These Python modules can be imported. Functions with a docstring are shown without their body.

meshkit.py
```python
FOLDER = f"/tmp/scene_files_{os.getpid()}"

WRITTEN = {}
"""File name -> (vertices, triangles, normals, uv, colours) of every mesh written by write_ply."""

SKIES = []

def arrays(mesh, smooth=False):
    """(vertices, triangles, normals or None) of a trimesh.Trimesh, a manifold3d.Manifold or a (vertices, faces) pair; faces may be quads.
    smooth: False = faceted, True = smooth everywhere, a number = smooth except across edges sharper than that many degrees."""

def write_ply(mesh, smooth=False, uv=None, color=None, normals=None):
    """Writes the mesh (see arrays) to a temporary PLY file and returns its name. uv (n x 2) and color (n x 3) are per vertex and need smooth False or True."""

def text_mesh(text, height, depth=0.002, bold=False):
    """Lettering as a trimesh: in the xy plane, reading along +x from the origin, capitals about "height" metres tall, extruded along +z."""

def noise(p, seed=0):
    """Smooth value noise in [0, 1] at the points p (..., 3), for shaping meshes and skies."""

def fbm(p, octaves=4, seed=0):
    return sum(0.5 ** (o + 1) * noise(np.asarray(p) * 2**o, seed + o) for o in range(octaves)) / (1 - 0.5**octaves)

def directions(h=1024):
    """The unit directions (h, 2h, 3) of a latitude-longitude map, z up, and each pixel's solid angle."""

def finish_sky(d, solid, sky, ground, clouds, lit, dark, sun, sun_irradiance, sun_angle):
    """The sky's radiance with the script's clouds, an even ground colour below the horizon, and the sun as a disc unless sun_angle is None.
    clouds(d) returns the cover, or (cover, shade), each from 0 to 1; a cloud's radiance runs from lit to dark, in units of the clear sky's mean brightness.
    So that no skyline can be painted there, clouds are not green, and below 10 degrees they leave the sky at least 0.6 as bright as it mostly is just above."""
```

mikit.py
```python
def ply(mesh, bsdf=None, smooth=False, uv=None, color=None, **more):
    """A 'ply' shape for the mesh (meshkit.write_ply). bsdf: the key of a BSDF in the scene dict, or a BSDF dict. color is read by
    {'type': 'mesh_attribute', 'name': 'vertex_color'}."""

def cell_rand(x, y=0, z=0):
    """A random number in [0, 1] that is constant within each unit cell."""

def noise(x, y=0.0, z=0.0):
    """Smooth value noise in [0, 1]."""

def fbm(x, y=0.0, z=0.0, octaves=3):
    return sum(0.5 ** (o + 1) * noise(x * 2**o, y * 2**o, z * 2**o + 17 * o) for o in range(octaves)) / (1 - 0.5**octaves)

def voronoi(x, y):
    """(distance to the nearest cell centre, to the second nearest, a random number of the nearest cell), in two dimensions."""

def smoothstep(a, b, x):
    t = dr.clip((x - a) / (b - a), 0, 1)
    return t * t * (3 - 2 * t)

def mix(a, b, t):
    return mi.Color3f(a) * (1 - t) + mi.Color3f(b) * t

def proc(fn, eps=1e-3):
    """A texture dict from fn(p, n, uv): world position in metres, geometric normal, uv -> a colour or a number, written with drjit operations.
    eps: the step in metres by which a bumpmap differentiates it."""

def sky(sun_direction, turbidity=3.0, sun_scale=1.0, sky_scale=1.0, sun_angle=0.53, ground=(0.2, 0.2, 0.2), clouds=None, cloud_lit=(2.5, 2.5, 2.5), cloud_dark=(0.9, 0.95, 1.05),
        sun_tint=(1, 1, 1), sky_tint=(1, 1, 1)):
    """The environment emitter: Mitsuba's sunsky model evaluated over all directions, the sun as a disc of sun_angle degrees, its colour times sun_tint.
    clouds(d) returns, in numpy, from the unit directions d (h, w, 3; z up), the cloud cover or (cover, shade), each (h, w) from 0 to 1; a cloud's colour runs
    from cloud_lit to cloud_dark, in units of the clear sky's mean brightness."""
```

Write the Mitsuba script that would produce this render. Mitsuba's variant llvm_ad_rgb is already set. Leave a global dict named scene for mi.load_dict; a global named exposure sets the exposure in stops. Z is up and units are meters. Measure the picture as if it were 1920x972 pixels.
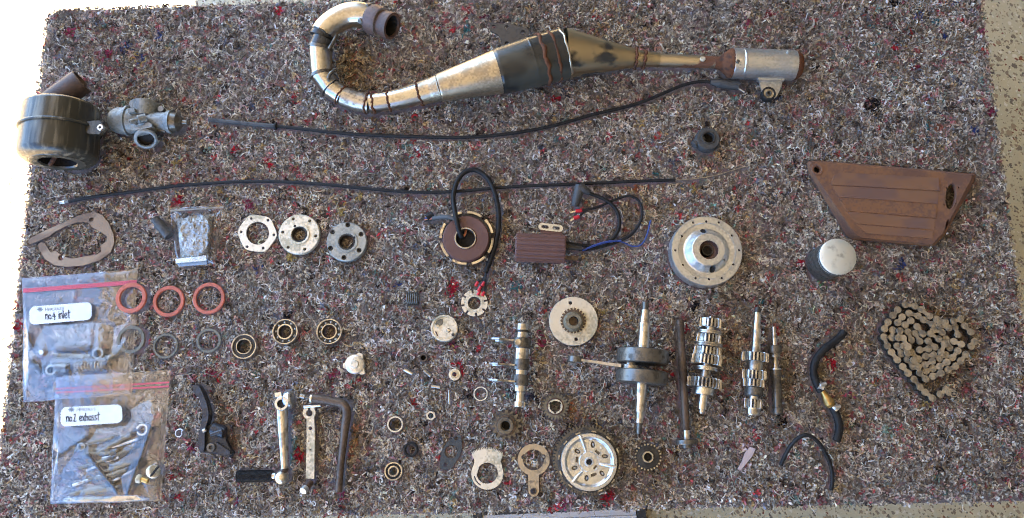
import math, numpy as np, trimesh, shapely, drjit as dr, mitsuba as mi, mikit, meshkit
from shapely.geometry import Polygon
from scipy.interpolate import CubicSpline
T = mi.ScalarTransform4f
V = lambda *a: np.array(a, float)
scene, labels = {}, {}

# ------------------------------------------------------------------ camera, daylight, exposure
F, CX, CY, TILT = 1478.0, 960.0, 486.0, math.radians(11.2)       # focal length in photo pixels (1920 wide)
CAM = V(0, 0, 1.10)
FWD, UP = V(0, math.sin(TILT), -math.cos(TILT)), V(0, math.cos(TILT), math.sin(TILT))
scene['camera'] = {'type': 'perspective', 'fov': math.degrees(2 * math.atan(960 / F)), 'fov_axis': 'x', 'near_clip': 0.05, 'far_clip': 100.0,
                   'to_world': T().look_at(origin=CAM.tolist(), target=(CAM + FWD).tolist(), up=UP.tolist())}
SUN = V(-0.44, 0.75, 1.0)
scene['sky'] = mikit.sky(SUN.tolist(), turbidity=3, sky_tint=(.85, .97, 1.16), sun_tint=(1.10, 1.0, .87), ground=(0.3, 0.28, 0.22))
exposure = 4.95
FLOOR_Z, ROOF_Z = -0.28, 1.9


def P(px, py, h=0.0):                                            # photo pixel -> the point at height h (mm) above the felt
    d = FWD + V(1, 0, 0) * (px - CX) / F - UP * (py - CY) / F
    return CAM + d * ((h / 1000 - CAM[2]) / d[2])


def S(px, py, h=0.0):                                            # metres per pixel there
    return float(np.linalg.norm(P(px + 1, py, h) - P(px, py, h)))


# ------------------------------------------------------------------ materials
def grime(p, n, uv):
    return mikit.smoothstep(0.45, 0.72, mikit.fbm(p.x * 160, p.y * 160, p.z * 160, 3))


def blotch(p, n, uv):
    return mikit.smoothstep(0.38, 0.66, 0.7 * mikit.fbm(p.x * 38, p.y * 38, p.z * 38, 3) + 0.3 * mikit.noise(p.x * 420, p.y * 420, p.z * 420))


def scorch(p, n, uv):
    return mikit.smoothstep(0.50, 0.57, mikit.fbm(p.x * 17 + 3.7, p.y * 24, p.z * 24, 4))


def patch(p, n, uv):                                             # broad soft wear
    return mikit.smoothstep(.42, .62, mikit.fbm(p.x * 26, p.y * 34, p.z * 26, 2))


def smear(p, n, uv):                                             # scuffs drawn out along the image height
    a = mikit.fbm(p.x * 210, p.y * 22, p.z * 160, 3)
    return mikit.smoothstep(.46, .70, .62 * a + .38 * mikit.fbm(p.x * 24 + 5.1, p.y * 20, p.z * 24, 3))


def crown(p, n, uv):                                             # sooty smudges on the piston crown
    return .85 * mikit.smoothstep(.50, .74, mikit.fbm(p.x * 90 + 2.0, p.y * 90, p.z * 90, 4))


def streak(p, n, uv):                                            # fine brushed lines
    return mikit.noise(p.x * 90, p.y * 1500, p.z * 900)


FN = {'grime': grime, 'blotch': blotch, 'scorch': scorch, 'streak': streak, 'patch': patch, 'smear': smear, 'crown': crown}


def rgb(c):
    return {'type': 'rgb', 'value': [float(x) for x in c]}


def prin(c, rough=0.5, metal=0.0, spec=0.5, **k):
    return {'type': 'principled', 'base_color': rgb(c), 'roughness': rough, 'metallic': metal, 'specular': spec, **k}


def mat(name, a, b=None, fn='grime'):
    scene[name] = {'type': 'twosided', 'bsdf': a if b is None else {'type': 'blendbsdf', 'weight': mikit.proc(FN[fn]), 'bsdf_0': a, 'bsdf_1': b}}


mat('steel_bright', prin((.70, .68, .63), .22, 1), prin((.36, .33, .28), .4, 1))
mat('steel_mid', prin((.52, .49, .43), .33, 1), prin((.25, .22, .18), .45, .8))
mat('steel_dark', prin((.16, .15, .13), .36, .8), prin((.075, .068, .055), .5, .5))
mat('steel_black', prin((.030, .028, .025), .5, .3), prin((.05, .045, .035), .6, .2))
mat('alu_pale', prin((.72, .68, .56), .42, .6), prin((.42, .38, .26), .55, .3), 'blotch')
mat('alu_clean', prin((.70, .73, .75), .28, .95), prin((.52, .53, .51), .4, .8), 'blotch')
mat('crown_alu', prin((.68, .68, .58), .42, .6), prin((.33, .32, .24), .5, .4), 'crown')
mat('alu_grey', prin((.33, .35, .33), .42, .6), prin((.22, .235, .215), .5, .4), 'blotch')
mat('cast_grey', prin((.25, .275, .275), .5, .35), prin((.15, .16, .15), .6, .2), 'blotch')
mat('panel_rust', prin((.125, .064, .044), .6), prin((.19, .088, .040), .65), 'blotch')
mat('panel_face', prin((.140, .076, .056), .65), prin((.185, .092, .048), .65), 'patch')
mat('coil_brown', prin((.098, .044, .035), .5), prin((.112, .053, .042), .55), 'patch')
mat('rust', prin((.105, .042, .020), .85, 0, .2), prin((.05, .026, .018), .85, 0, .2))
mat('rust_steel', prin((.115, .082, .058), .45, .4), prin((.055, .038, .026), .6, .2), 'blotch')
mat('olive_steel', prin((.20, .17, .11), .5, .3), prin((.10, .085, .055), .6, .2), 'blotch')
mat('rust_dark', prin((.10, .055, .040), .5, .2), prin((.06, .035, .026), .6), 'blotch')
mat('rubber_black', prin((.014, .014, .014), .5, 0, .2), prin((.024, .024, .023), .65, 0, .15))
mat('rubber_grey', prin((.05, .05, .047), .6), prin((.035, .034, .032), .7))
mat('lever_black', prin((.018, .021, .027), .35), prin((.03, .034, .042), .5))
mat('filter_paint', prin((.028, .028, .021), .26), prin((.15, .14, .105), .42, .3), 'smear')
mat('bracket_dark', prin((.060, .050, .038), .5), prin((.04, .034, .026), .6))
mat('rubber_brown', prin((.058, .036, .026), .6), prin((.085, .055, .042), .7))
mat('pipe_patina', prin((.56, .50, .38), .30, 1), prin((.36, .30, .21), .42, .9), 'blotch')
mat('pipe_chrome', prin((.58, .57, .54), .2, 1), prin((.44, .40, .32), .33, 1), 'blotch')
mat('pipe_scorch', prin((.56, .48, .33), .3, 1), prin((.06, .062, .06), .25, .5), 'scorch')
mat('pipe_peel', prin((.58, .57, .53), .22, 1), prin((.035, .035, .033), .3, .3), 'scorch')
mat('pipe_black', prin((.016, .018, .017), .2), prin((.042, .043, .034), .3), 'patch')
mat('stinger_rust', prin((.62, .55, .42), .3, 1), prin((.12, .05, .024), .75), 'scorch')
mat('copper_fibre', prin((.46, .125, .075), .6), prin((.36, .10, .06), .65))
mat('fibre_grey', prin((.15, .14, .105), .6), prin((.10, .095, .07), .7))
mat('paper_beige', prin((.28, .195, .12), .7), prin((.16, .105, .065), .75), 'patch')
mat('gasket_dark', prin((.036, .040, .040), .55), prin((.05, .054, .05), .6))
mat('chain_steel', prin((.44, .375, .27), .36, .7), prin((.20, .165, .115), .55, .4))
mat('chain_dark', prin((.035, .03, .022), .55, .3))  # lower plates and inner links near-black, painting the shade between links
mat('brass', prin((.55, .36, .12), .35, 1), prin((.35, .22, .08), .5, .8))
mat('white_paper', prin((.66, .70, .70), .6))
mat('blue_paper', prin((.22, .32, .42), .5))
mat('zip_red', prin((.50, .07, .10), .4))
mat('ink', prin((.012, .012, .016), .6))
mat('ink_grey', prin((.13, .145, .16), .6))
mat('red_plastic', prin((.50, .02, .035), .35))
mat('blue_wire', prin((.03, .06, .22), .4))
mat('orange_wire', prin((.45, .16, .07), .5))
mat('void_shade', prin((.01, .009, .008), .8))  # near-black, paints the shade inside hollows, notches and tooth gaps
mat('sleeve_grey', prin((.26, .26, .24), .45), prin((.20, .175, .12), .5), 'blotch')
mat('grip_tape', prin((.035, .032, .028), .6))
mat('ribbed_alu', prin((.62, .64, .66), .4, .3), prin((.50, .52, .54), .45, .3), 'streak')
mat('pink_scrap', prin((.46, .38, .37), .8))
mat('plaster', prin((.37, .365, .345), .8))
mat('wall_paint', prin((.20, .19, .17), .8))
scene['film'] = {'type': 'blendbsdf', 'weight': 0.02, 'bsdf_0': {'type': 'thindielectric', 'int_ior': 1.4, 'ext_ior': 1.0},
                 'bsdf_1': {'type': 'twosided', 'bsdf': {'type': 'diffuse', 'reflectance': rgb((.60, .63, .66))}}}


# ------------------------------------------------------------------ mesh helpers
def clean(v, f):
    m = trimesh.Trimesh(np.asarray(v), np.asarray(f), process=True)
    m.update_faces(m.nondegenerate_faces(height=1e-9))
    m.remove_unreferenced_vertices()
    return m


def join(*ms):
    return trimesh.util.concatenate([m for m in ms if m is not None])


def frame(ax):
    ax = ax / np.linalg.norm(ax)
    a = np.cross(ax, V(0, 0, 1) if abs(ax[2]) < .9 else V(0, 1, 0))
    a /= np.linalg.norm(a)
    return ax, a, np.cross(ax, a)


def rev(prof, c, ax, seg=48, closed=False):                      # profile [(r, t)] in metres turned about the axis
    ax, a, b = frame(V(*ax))
    n = len(prof)
    ang = np.arange(seg) * 2 * np.pi / seg
    ring = np.cos(ang)[:, None] * a + np.sin(ang)[:, None] * b
    v = np.concatenate([c + ax * t + ring * r for r, t in prof])
    q = []
    for i in range(n if closed else n - 1):
        j = (i + 1) % n
        k = np.arange(seg)
        k2 = (k + 1) % seg
        q += [np.stack([i * seg + k, i * seg + k2, j * seg + k2], 1), np.stack([i * seg + k, j * seg + k2, j * seg + k], 1)]
    return clean(v, np.concatenate(q))


def lathe(px, py, prof, h=None, closed=True, seg=56):            # upright: profile [(r px, height mm)]; (px, py) is read at height h
    h = max(t for _, t in prof) if h is None else h
    c, s = P(px, py, h), S(px, py, h)
    return rev([(r * s, t / 1000) for r, t in prof], V(c[0], c[1], 0), (0, 0, 1), seg, closed)


def ring(px, py, ro, ri, h0, h1, ch=.5, seg=56):
    return lathe(px, py, [(ri, h0), (ro, h0), (ro, h1 - ch), (ro - ch, h1), (ri + ch, h1), (ri, h1 - ch)], h1, True, seg)


def puck(px, py, r, h0, h1, ch=.5, seg=40, at=None):
    return lathe(px, py, [(0, h0), (r, h0), (r, h1 - ch), (r - ch, h1), (0, h1)], h1 if at is None else at, False, seg)


def rod(A, B, prof, h, h2=None, seg=36, caps=True):              # lying or leaning: profile [(t px from A, r px)]
    a, b = P(*A, h), P(*B, h if h2 is None else h2)
    s = S((A[0] + B[0]) / 2, (A[1] + B[1]) / 2, h)
    pr = [(r * s, t * s) for t, r in prof]
    if caps:
        pr = [(0, pr[0][1])] + pr + [(0, pr[-1][1])]
    return rev(pr, a, b - a, seg)


def cyl(A, B, r, h, h2=None, seg=24, ch=.8):
    L = math.dist(A, B)
    a, b = P(*A, h), P(*B, h if h2 is None else h2)
    s = S(*A, h)
    L = np.linalg.norm(b - a)
    c = min(ch * s, L / 3)
    return rev([(0, 0), (r * s - c, 0), (r * s, c), (r * s, L - c), (r * s - c, L), (0, L)], a, b - a, seg)


def circ(x, y, r, ry=None, rot=0, n=36):
    a = np.arange(n) * 2 * np.pi / n
    u, w = r * np.cos(a), (r if ry is None else ry) * np.sin(a)
    c, s = math.cos(rot), math.sin(rot)
    return [(x + i * c - j * s, y + i * s + j * c) for i, j in zip(u, w)]


def wp(pts, h):
    return [tuple(P(x, y, h)[:2]) for x, y in pts]


def extrude(poly, z0, z1):
    ms = []
    for g in getattr(poly, 'geoms', [poly]):
        if g.geom_type == 'Polygon' and g.area > 1e-9:
            m = trimesh.creation.extrude_polygon(g, z1 - z0, engine='earcut')
            m.apply_translation([0, 0, z0])
            ms.append(m)
    return join(*ms)


def plate(pts, h0, h1, holes=(), grow=0.0, at=None):             # an outline in pixels read at height h1 (mm), with holes
    p = Polygon(wp(pts, h1 if at is None else at)).buffer(0)
    if grow:
        p = p.buffer(grow / 1000)
    for hl in holes:
        p = p.difference(Polygon(wp(hl, h1)).buffer(0))
    return extrude(p, h0 / 1000, h1 / 1000)


def smoothpts(pts, n=4, closed=True):                            # rounds an outline
    p = np.array(pts + [pts[0]] if closed else pts, float)
    t = np.arange(len(p))
    cs = CubicSpline(t, p, bc_type='periodic' if closed else 'natural')
    q = cs(np.linspace(0, len(p) - 1, n * (len(p) - 1) + 1))
    return [tuple(x) for x in (q[:-1] if closed else q)]


def gearpts(x, y, n, ro, ri, rot=0.0, land=.36):
    out = []
    for k in range(n):
        a = rot + 2 * np.pi * k / n
        w = 2 * np.pi / n
        for f, r in ((-.5 + .12, ri), (-land / 2 - .06, ro), (land / 2 + .06, ro), (.5 - .12, ri)):
            out.append((x + r * math.cos(a + f * w), y + r * math.sin(a + f * w)))
    return out


def gear_on(A, B, t0, t1, n, ro, ri, h, rot=.1, bevel=.8):        # a gear on the lying shaft A-B between t0 and t1 px
    a, b = P(*A, h), P(*B, h)
    s = S((A[0] + B[0]) / 2, (A[1] + B[1]) / 2, h)
    ax, u, w = frame(b - a)
    vs, K = [], 4 * n
    for t, k in ((t0, bevel), (t0 + bevel, 0), (t1 - bevel, 0), (t1, bevel)):
        g = np.array(gearpts(0, 0, n, ro - k, ri - k * .3, rot, .22)) * s
        vs.append(a + ax * t * s + g[:, :1] * u + g[:, 1:] * w)
    v = np.vstack(vs + [[a + ax * t0 * s, a + ax * t1 * s]])
    i = np.arange(K)
    j = (i + 1) % K
    f = []
    for r in range(3):
        f += [np.stack([r * K + i, r * K + j, (r + 1) * K + j], 1), np.stack([r * K + i, (r + 1) * K + j, (r + 1) * K + i], 1)]
    f += [np.stack([i, np.full(K, 4 * K), j], 1), np.stack([3 * K + i, 3 * K + j, np.full(K, 4 * K + 1)], 1)]
    return clean(v, np.concatenate(f))


def path(pts, n=10):
    p = np.array([P(x, y, h) for x, y, h in pts])
    t = np.concatenate([[0], np.cumsum(np.linalg.norm(np.diff(p, axis=0), axis=1))])
    return CubicSpline(t, p)(np.linspace(0, t[-1], n * (len(p) - 1) + 1))


def sweep(c, r, sides=12, cap=True):                             # r: metres, one number or one per point
    c = np.asarray(c)
    n = len(c)
    r = np.broadcast_to(np.asarray(r, float), (n,))
    t = np.gradient(c, axis=0)
    t /= np.linalg.norm(t, axis=1, keepdims=True)
    _, u, _ = frame(t[0])
    ang = np.arange(sides) * 2 * np.pi / sides
    vs = []
    for k in range(n):
        u = u - t[k] * (u @ t[k])
        u /= np.linalg.norm(u)
        w = np.cross(t[k], u)
        vs.append(c[k] + r[k] * (np.cos(ang)[:, None] * u + np.sin(ang)[:, None] * w))
    v = np.vstack(vs + [c[:1], c[-1:]])
    i = np.arange(sides)
    j = (i + 1) % sides
    f = []
    for k in range(n - 1):
        f += [np.stack([k * sides + i, k * sides + j, (k + 1) * sides + j], 1), np.stack([k * sides + i, (k + 1) * sides + j, (k + 1) * sides + i], 1)]
    if cap:
        f += [np.stack([i, np.full(sides, n * sides), j], 1), np.stack([(n - 1) * sides + i, (n - 1) * sides + j, np.full(sides, n * sides + 1)], 1)]
    return clean(v, np.concatenate(f))


def tube(pts, r, n=10, sides=12):                                # pts (px, py, height mm), r in px
    s = S(pts[0][0], pts[0][1], pts[0][2])
    c = path(pts, n)
    if not np.isscalar(r):
        r = np.interp(np.linspace(0, 1, len(c)), np.linspace(0, 1, len(r)), r)
    return sweep(c, np.asarray(r) * s, sides)


def boxp(A, B, w, h0, h1, at=None):                                       # a bar of width w px from pixel A to B
    d = V(B[0] - A[0], B[1] - A[1])
    d /= np.linalg.norm(d)
    n = V(-d[1], d[0]) * w / 2
    return plate([(A[0] + n[0], A[1] + n[1]), (B[0] + n[0], B[1] + n[1]), (B[0] - n[0], B[1] - n[1]), (A[0] - n[0], A[1] - n[1])], h0, h1, at=at)


def man(m):
    import manifold3d as m3
    return m3.Manifold(m3.Mesh(np.asarray(m.vertices, np.float32), np.asarray(m.faces, np.uint32)))


def bored(m, cutters):                                           # the mesh minus the upright cutters
    if m.volume < 0:
        m.invert()
    k = man(m)
    for c in cutters:
        if c.volume < 0:
            c.invert()
        k = k - man(c)
    o = k.to_mesh()
    return clean(o.vert_properties[:, :3], o.tri_verts)


# ------------------------------------------------------------------ naming
def fresh(k):
    if k not in scene and k not in labels:
        return k
    i = 1
    while f'{k}_{i:03d}' in scene or f'{k}_{i:03d}' in labels:
        i += 1
    return f'{k}_{i:03d}'


def thing(name, label, cat, group=None):
    k = fresh(name)
    labels[k] = {'label': label, 'category': cat}
    if group:
        labels[k]['group'] = group
    return k


FOOT, FILMS = [], []


def add(parent, name, mesh, m, smooth=32, label=None):
    (FILMS if m == 'film' else FOOT).append(mesh)
    k = fresh(parent + '__' + name)
    scene[k] = mikit.ply(mesh, m, smooth=smooth)
    if label:
        labels[k] = {'label': label}
    return k


def solo(name, label, cat, mesh, m, group=None, smooth=32):
    k = thing(name, label, cat, group)
    FOOT.append(mesh)
    scene[k] = mikit.ply(mesh, m, smooth=smooth)
    return k


def struct(name, mesh, m, kind='structure', smooth=False):
    labels[name] = {'kind': kind}
    scene[name] = mikit.ply(mesh, m, smooth=smooth)


def box(x0, x1, y0, y1, z0, z1):
    b = trimesh.creation.box((x1 - x0, y1 - y0, z1 - z0))
    b.apply_translation([(x0 + x1) / 2, (y0 + y1) / 2, (z0 + z1) / 2])
    return b


# ------------------------------------------------------------------ the setting: floor, roof that shades the bench, unseen walls added to block light
def terrazzo(p, n, uv):
    wob = 0.004 * mikit.noise(p.x * 260, p.y * 260)
    x, y = p.x + wob, p.y - wob
    base = mikit.mix((.47, .41, .255), (.57, .505, .34), mikit.fbm(p.x * 9, p.y * 9, 0, 3))
    base = mikit.mix(base, (.44, .38, .24), 0.5 * mikit.noise(p.x * 500, p.y * 500))
    for sc, off, thr, lim in ((115., 0., .62, .30), (190., 7.3, .5, .30), (75., 3.1, .82, .33)):
        d, _, r = mikit.voronoi(x * sc + off, y * sc * .9 + off)
        size = lim * (0.45 + 0.75 * mikit.cell_rand(r * 9000, 5))
        q = mikit.cell_rand(r * 7919, 1)
        c = mikit.mix((.13, .11, .085), (.33, .25, .15), mikit.cell_rand(r * 5000, 3))
        c = dr.select(q > .72, mi.Color3f(.62, .56, .42), c)
        c = dr.select(q > .93, mi.Color3f(.20, .07, .035), c)
        base = dr.select((r > thr) & (d < size), c, base)
    return base


scene['terrazzo'] = {'type': 'twosided', 'bsdf': {'type': 'principled', 'base_color': mikit.proc(terrazzo), 'roughness': .45, 'specular': .4}}
EDGE = P(357, 3, FLOOR_Z * 1000)[0]                               # where the sunlit floor ends
ROOF_X = EDGE + (ROOF_Z - FLOOR_Z) * SUN[0]
fl = trimesh.Trimesh([[-9, -9, FLOOR_Z], [9, -9, FLOOR_Z], [9, 9, FLOOR_Z], [-9, 9, FLOOR_Z]], [[0, 1, 2], [0, 2, 3]])
struct('floor', fl, 'terrazzo')
struct('porch_roof', box(ROOF_X, 2.6, -2.2, 2.8, ROOF_Z, ROOF_Z + .12), 'plaster')
struct('added_right_wall', box(2.3, 2.5, -2.2, 2.8, FLOOR_Z - .1, ROOF_Z - .003), 'wall_paint')  # added out of view to stop light arriving from the right
struct('added_front_wall', box(-.3, 2.3, -2.197, -2.05, FLOOR_Z - .1, ROOF_Z - .003), 'wall_paint')  # unseen blocker, added to cut light from the near side for contrast
struct('added_back_wall', box(ROOF_X + .9, 2.3, 2.6, 2.797, FLOOR_Z - .1, ROOF_Z - .003), 'wall_paint')  # added beyond the frame to hold back light from behind the bench

# ------------------------------------------------------------------ bench and felt
C4 = [P(84, 15)[:2], P(1840, -42)[:2], P(1966, 941)[:2], P(-21, 983)[:2]]   # TL TR BR BL
x0, x1 = min(C4[0][0], C4[3][0]) + .05, max(C4[1][0], C4[2][0]) - .05
y0, y1 = C4[2][1] + .07, C4[0][1] - .05
t = thing('low_bench', 'low bench hidden under the mottled felt blanket', 'bench')
add(t, 'bench_top', box(x0, x1, y0, y1, -.045, -.018), 'rust_dark', False)
for ax_, ay_ in ((x0 + .05, y0 + .05), (x1 - .05, y0 + .05), (x0 + .05, y1 - .05), (x1 - .05, y1 - .05)):
    add(t, 'leg', box(ax_ - .025, ax_ + .025, ay_ - .025, ay_ + .025, FLOOR_Z, -.046), 'rust_dark', False)


def bil(u, v):
    u, v = u[..., None], v[..., None]
    return (1 - u) * (1 - v) * C4[3] + u * (1 - v) * C4[2] + u * v * C4[1] + (1 - u) * v * C4[0]


QUAD = Polygon(C4).buffer(-.022).buffer(.022)
R = .011


def felt_z(xy):
    pts = shapely.points(xy)
    d = shapely.distance(QUAD.exterior, pts)
    d = np.where(shapely.contains(QUAD, pts), d, 0)
    k = np.clip((R - d) / R, 0, 1)
    return -R * (1 - np.sqrt(1 - k * k)), d


nu, nv = 460, 240
inner = QUAD.buffer(-.0002)
uu, vv = np.meshgrid(np.linspace(0, 1, nu), np.linspace(0, 1, nv))
g = bil(uu, vv).reshape(-1, 2)
out_ = ~shapely.contains(QUAD, shapely.points(g))
if out_.any():
    ex = inner.exterior
    g[out_] = [ex.interpolate(ex.project(p)).coords[0] for p in shapely.points(g[out_])]
z, dd = felt_z(g)
p3 = np.column_stack([g, np.zeros(len(g))])
z = z - .0022 + .0016 * (meshkit.fbm(p3 * 170, 3) - .5) * 2 + .0016 * (meshkit.fbm(p3 * 30, 2, 5) - .5)
v = np.column_stack([g, z])
idx = np.arange(nu * nv).reshape(nv, nu)
q = np.stack([idx[:-1, :-1], idx[:-1, 1:], idx[1:, 1:], idx[1:, :-1]], -1).reshape(-1, 4)
per = np.concatenate([idx[0, :], idx[1:, -1], idx[-1, -2::-1], idx[-2:0:-1, 0]])
rows = [per]
for dz in (.014, .034):
    w_ = v[per].copy()
    w_[:, 2] = -R - dz
    w_[:, :2] += .0025 * (meshkit.noise(w_ * 60)[:, None] - .5)
    rows.append(np.arange(len(v), len(v) + len(per)))
    v = np.vstack([v, w_])
for a_, b_ in zip(rows[:-1], rows[1:]):
    q = np.vstack([q, np.stack([a_, b_, np.roll(b_, -1), np.roll(a_, -1)], 1)])
fm = trimesh.Trimesh(v, np.vstack([q[:, [0, 1, 2]], q[:, [0, 2, 3]]]), process=False)


def felt_base(p, n, uv):
    c = mikit.mix((.05, .043, .042), (.24, .21, .20), mikit.fbm(p.x * 330, p.y * 330, p.z * 330, 3))
    return mikit.mix(c, (.17, .12, .13), 0.6 * mikit.smoothstep(.5, .7, mikit.fbm(p.x * 45, p.y * 45, 0, 2)))


scene['felt'] = {'type': 'twosided', 'bsdf': {'type': 'diffuse', 'reflectance': mikit.proc(felt_base)}}
scene['fibre'] = {'type': 'twosided', 'bsdf': {'type': 'diffuse', 'reflectance': {'type': 'mesh_attribute', 'name': 'vertex_color'}}}
blanket = thing('felt_blanket', 'mottled grey recycled felt blanket covering the bench under all the parts', 'blanket')
scene[blanket + '__cloth'] = mikit.ply(fm, 'felt', smooth=True)


# ================================================================== the parts laid out
# --- air filter canister, top left
t = thing('air_filter', 'dull black air filter canister with a brown rubber snout at the top left', 'air filter')
A, B = (117, 193), (108, 312)
add(t, 'canister', rod(A, B, [(2, 40), (4, 54), (8, 62), (14, 65), (54, 67), (56, 67.5), (59, 67), (101, 68), (109, 65), (115, 58), (118, 49)], 54, caps=False, seg=64), 'filter_paint', 40)
add(t, 'seam_band', rod(A, B, [(53, 67), (53, 70), (55.5, 71), (58, 70), (58, 67)], 54, seg=64, caps=False), 'filter_paint', 40)
add(t, 'front_plate', rod(A, B, [(117, 49), (119, 47), (119, 33), (116, 31)], 54, caps=False, seg=64), 'filter_paint', 40)
add(t, 'inner_element', rod(A, B, [(94, 0), (94, 34), (117, 33)], 54, caps=False), 'void_shade', 40)
add(t, 'rear_plate', rod(A, B, [(3, 0), (3, 41)], 54, caps=False), 'filter_paint', 40)
add(t, 'vane', rod((106, 290), (100, 300), [(0, 4), (24, 4)], 60), 'rust_dark')
add(t, 'snout', rod((93, 196), (153, 153), [(0, 23), (66, 23.5), (72, 23.5), (73, 21), (60, 19)], 50), 'rubber_brown', 40, 'brown rubber snout')
add(t, 'clamp_lug', plate([(158, 228), (186, 226), (197, 240), (186, 252), (160, 250)], 66, 72), 'filter_paint', False)
add(t, 'screw', puck(187, 239, 6, 72, 77), 'steel_bright')
add(t, 'screw_socket', puck(187, 239, 2.6, 76.5, 77.4, .1), 'void_shade')

# --- carburettor
t = thing('carburettor', 'small grey cast carburettor lying beside the air filter canister', 'carburettor')
A, B = (204, 226), (346, 230)
add(t, 'float_bowl', rod(A, B, [(0, 4), (2, 12), (7, 19), (14, 23), (22, 25), (34, 26), (35, 26)], 20, caps=False, seg=48), 'cast_grey', 40)
add(t, 'bowl_flange', rod(A, B, [(34, 26), (35, 28.5), (39, 28.5), (40, 26)], 20, seg=48), 'cast_grey', 30)
add(t, 'body', rod(A, B, [(38, 24), (58, 22), (70, 17), (90, 17), (108, 18), (112, 21), (119, 22)], 21, seg=48), 'cast_grey', 40)
add(t, 'top_cap', rod(A, B, [(119, 19), (130, 17), (134, 13), (138, 8), (139, 5)], 21), 'steel_dark', 30)
add(t, 'adjuster', rod(A, B, [(138, 4.5), (147, 4), (149, 6), (152, 4)], 21), 'steel_dark', 30)
add(t, 'air_intake', rod((270, 222), (272, 194), [(0, 18), (14, 22), (24, 26), (27, 27), (27, 24), (10, 18)], 24, 20, seg=48), 'cast_grey', 40)
add(t, 'outlet_neck', rod((270, 234), (272.5, 258), [(0, 14), (16, 14.5), (27, 16)], 22, 29), 'cast_grey', 40)
c0, c1 = P(270, 236, 22), P(273, 259, 29.5)
ax = c1 - c0
s = S(272, 258, 25)
add(t, 'outlet_flange', rev([(14 * s, 0), (20.5 * s, 0), (20.5 * s, 4 * s), (18 * s, 5.5 * s), (15 * s, 5.5 * s), (14.5 * s, 1 * s)], c1 - V(0, 0, .001), ax + V(0, 0, .010), 48, True), 'cast_grey', 30)
add(t, 'outlet_bore', rev([(0, -.004), (14.4 * s, -.004), (14.4 * s, .001)], c1, ax + V(0, 0, .010), 40), 'void_shade')
add(t, 'mounting_ear', boxp((286, 262), (292, 268), 16, 12, 18), 'cast_grey', False)
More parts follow.
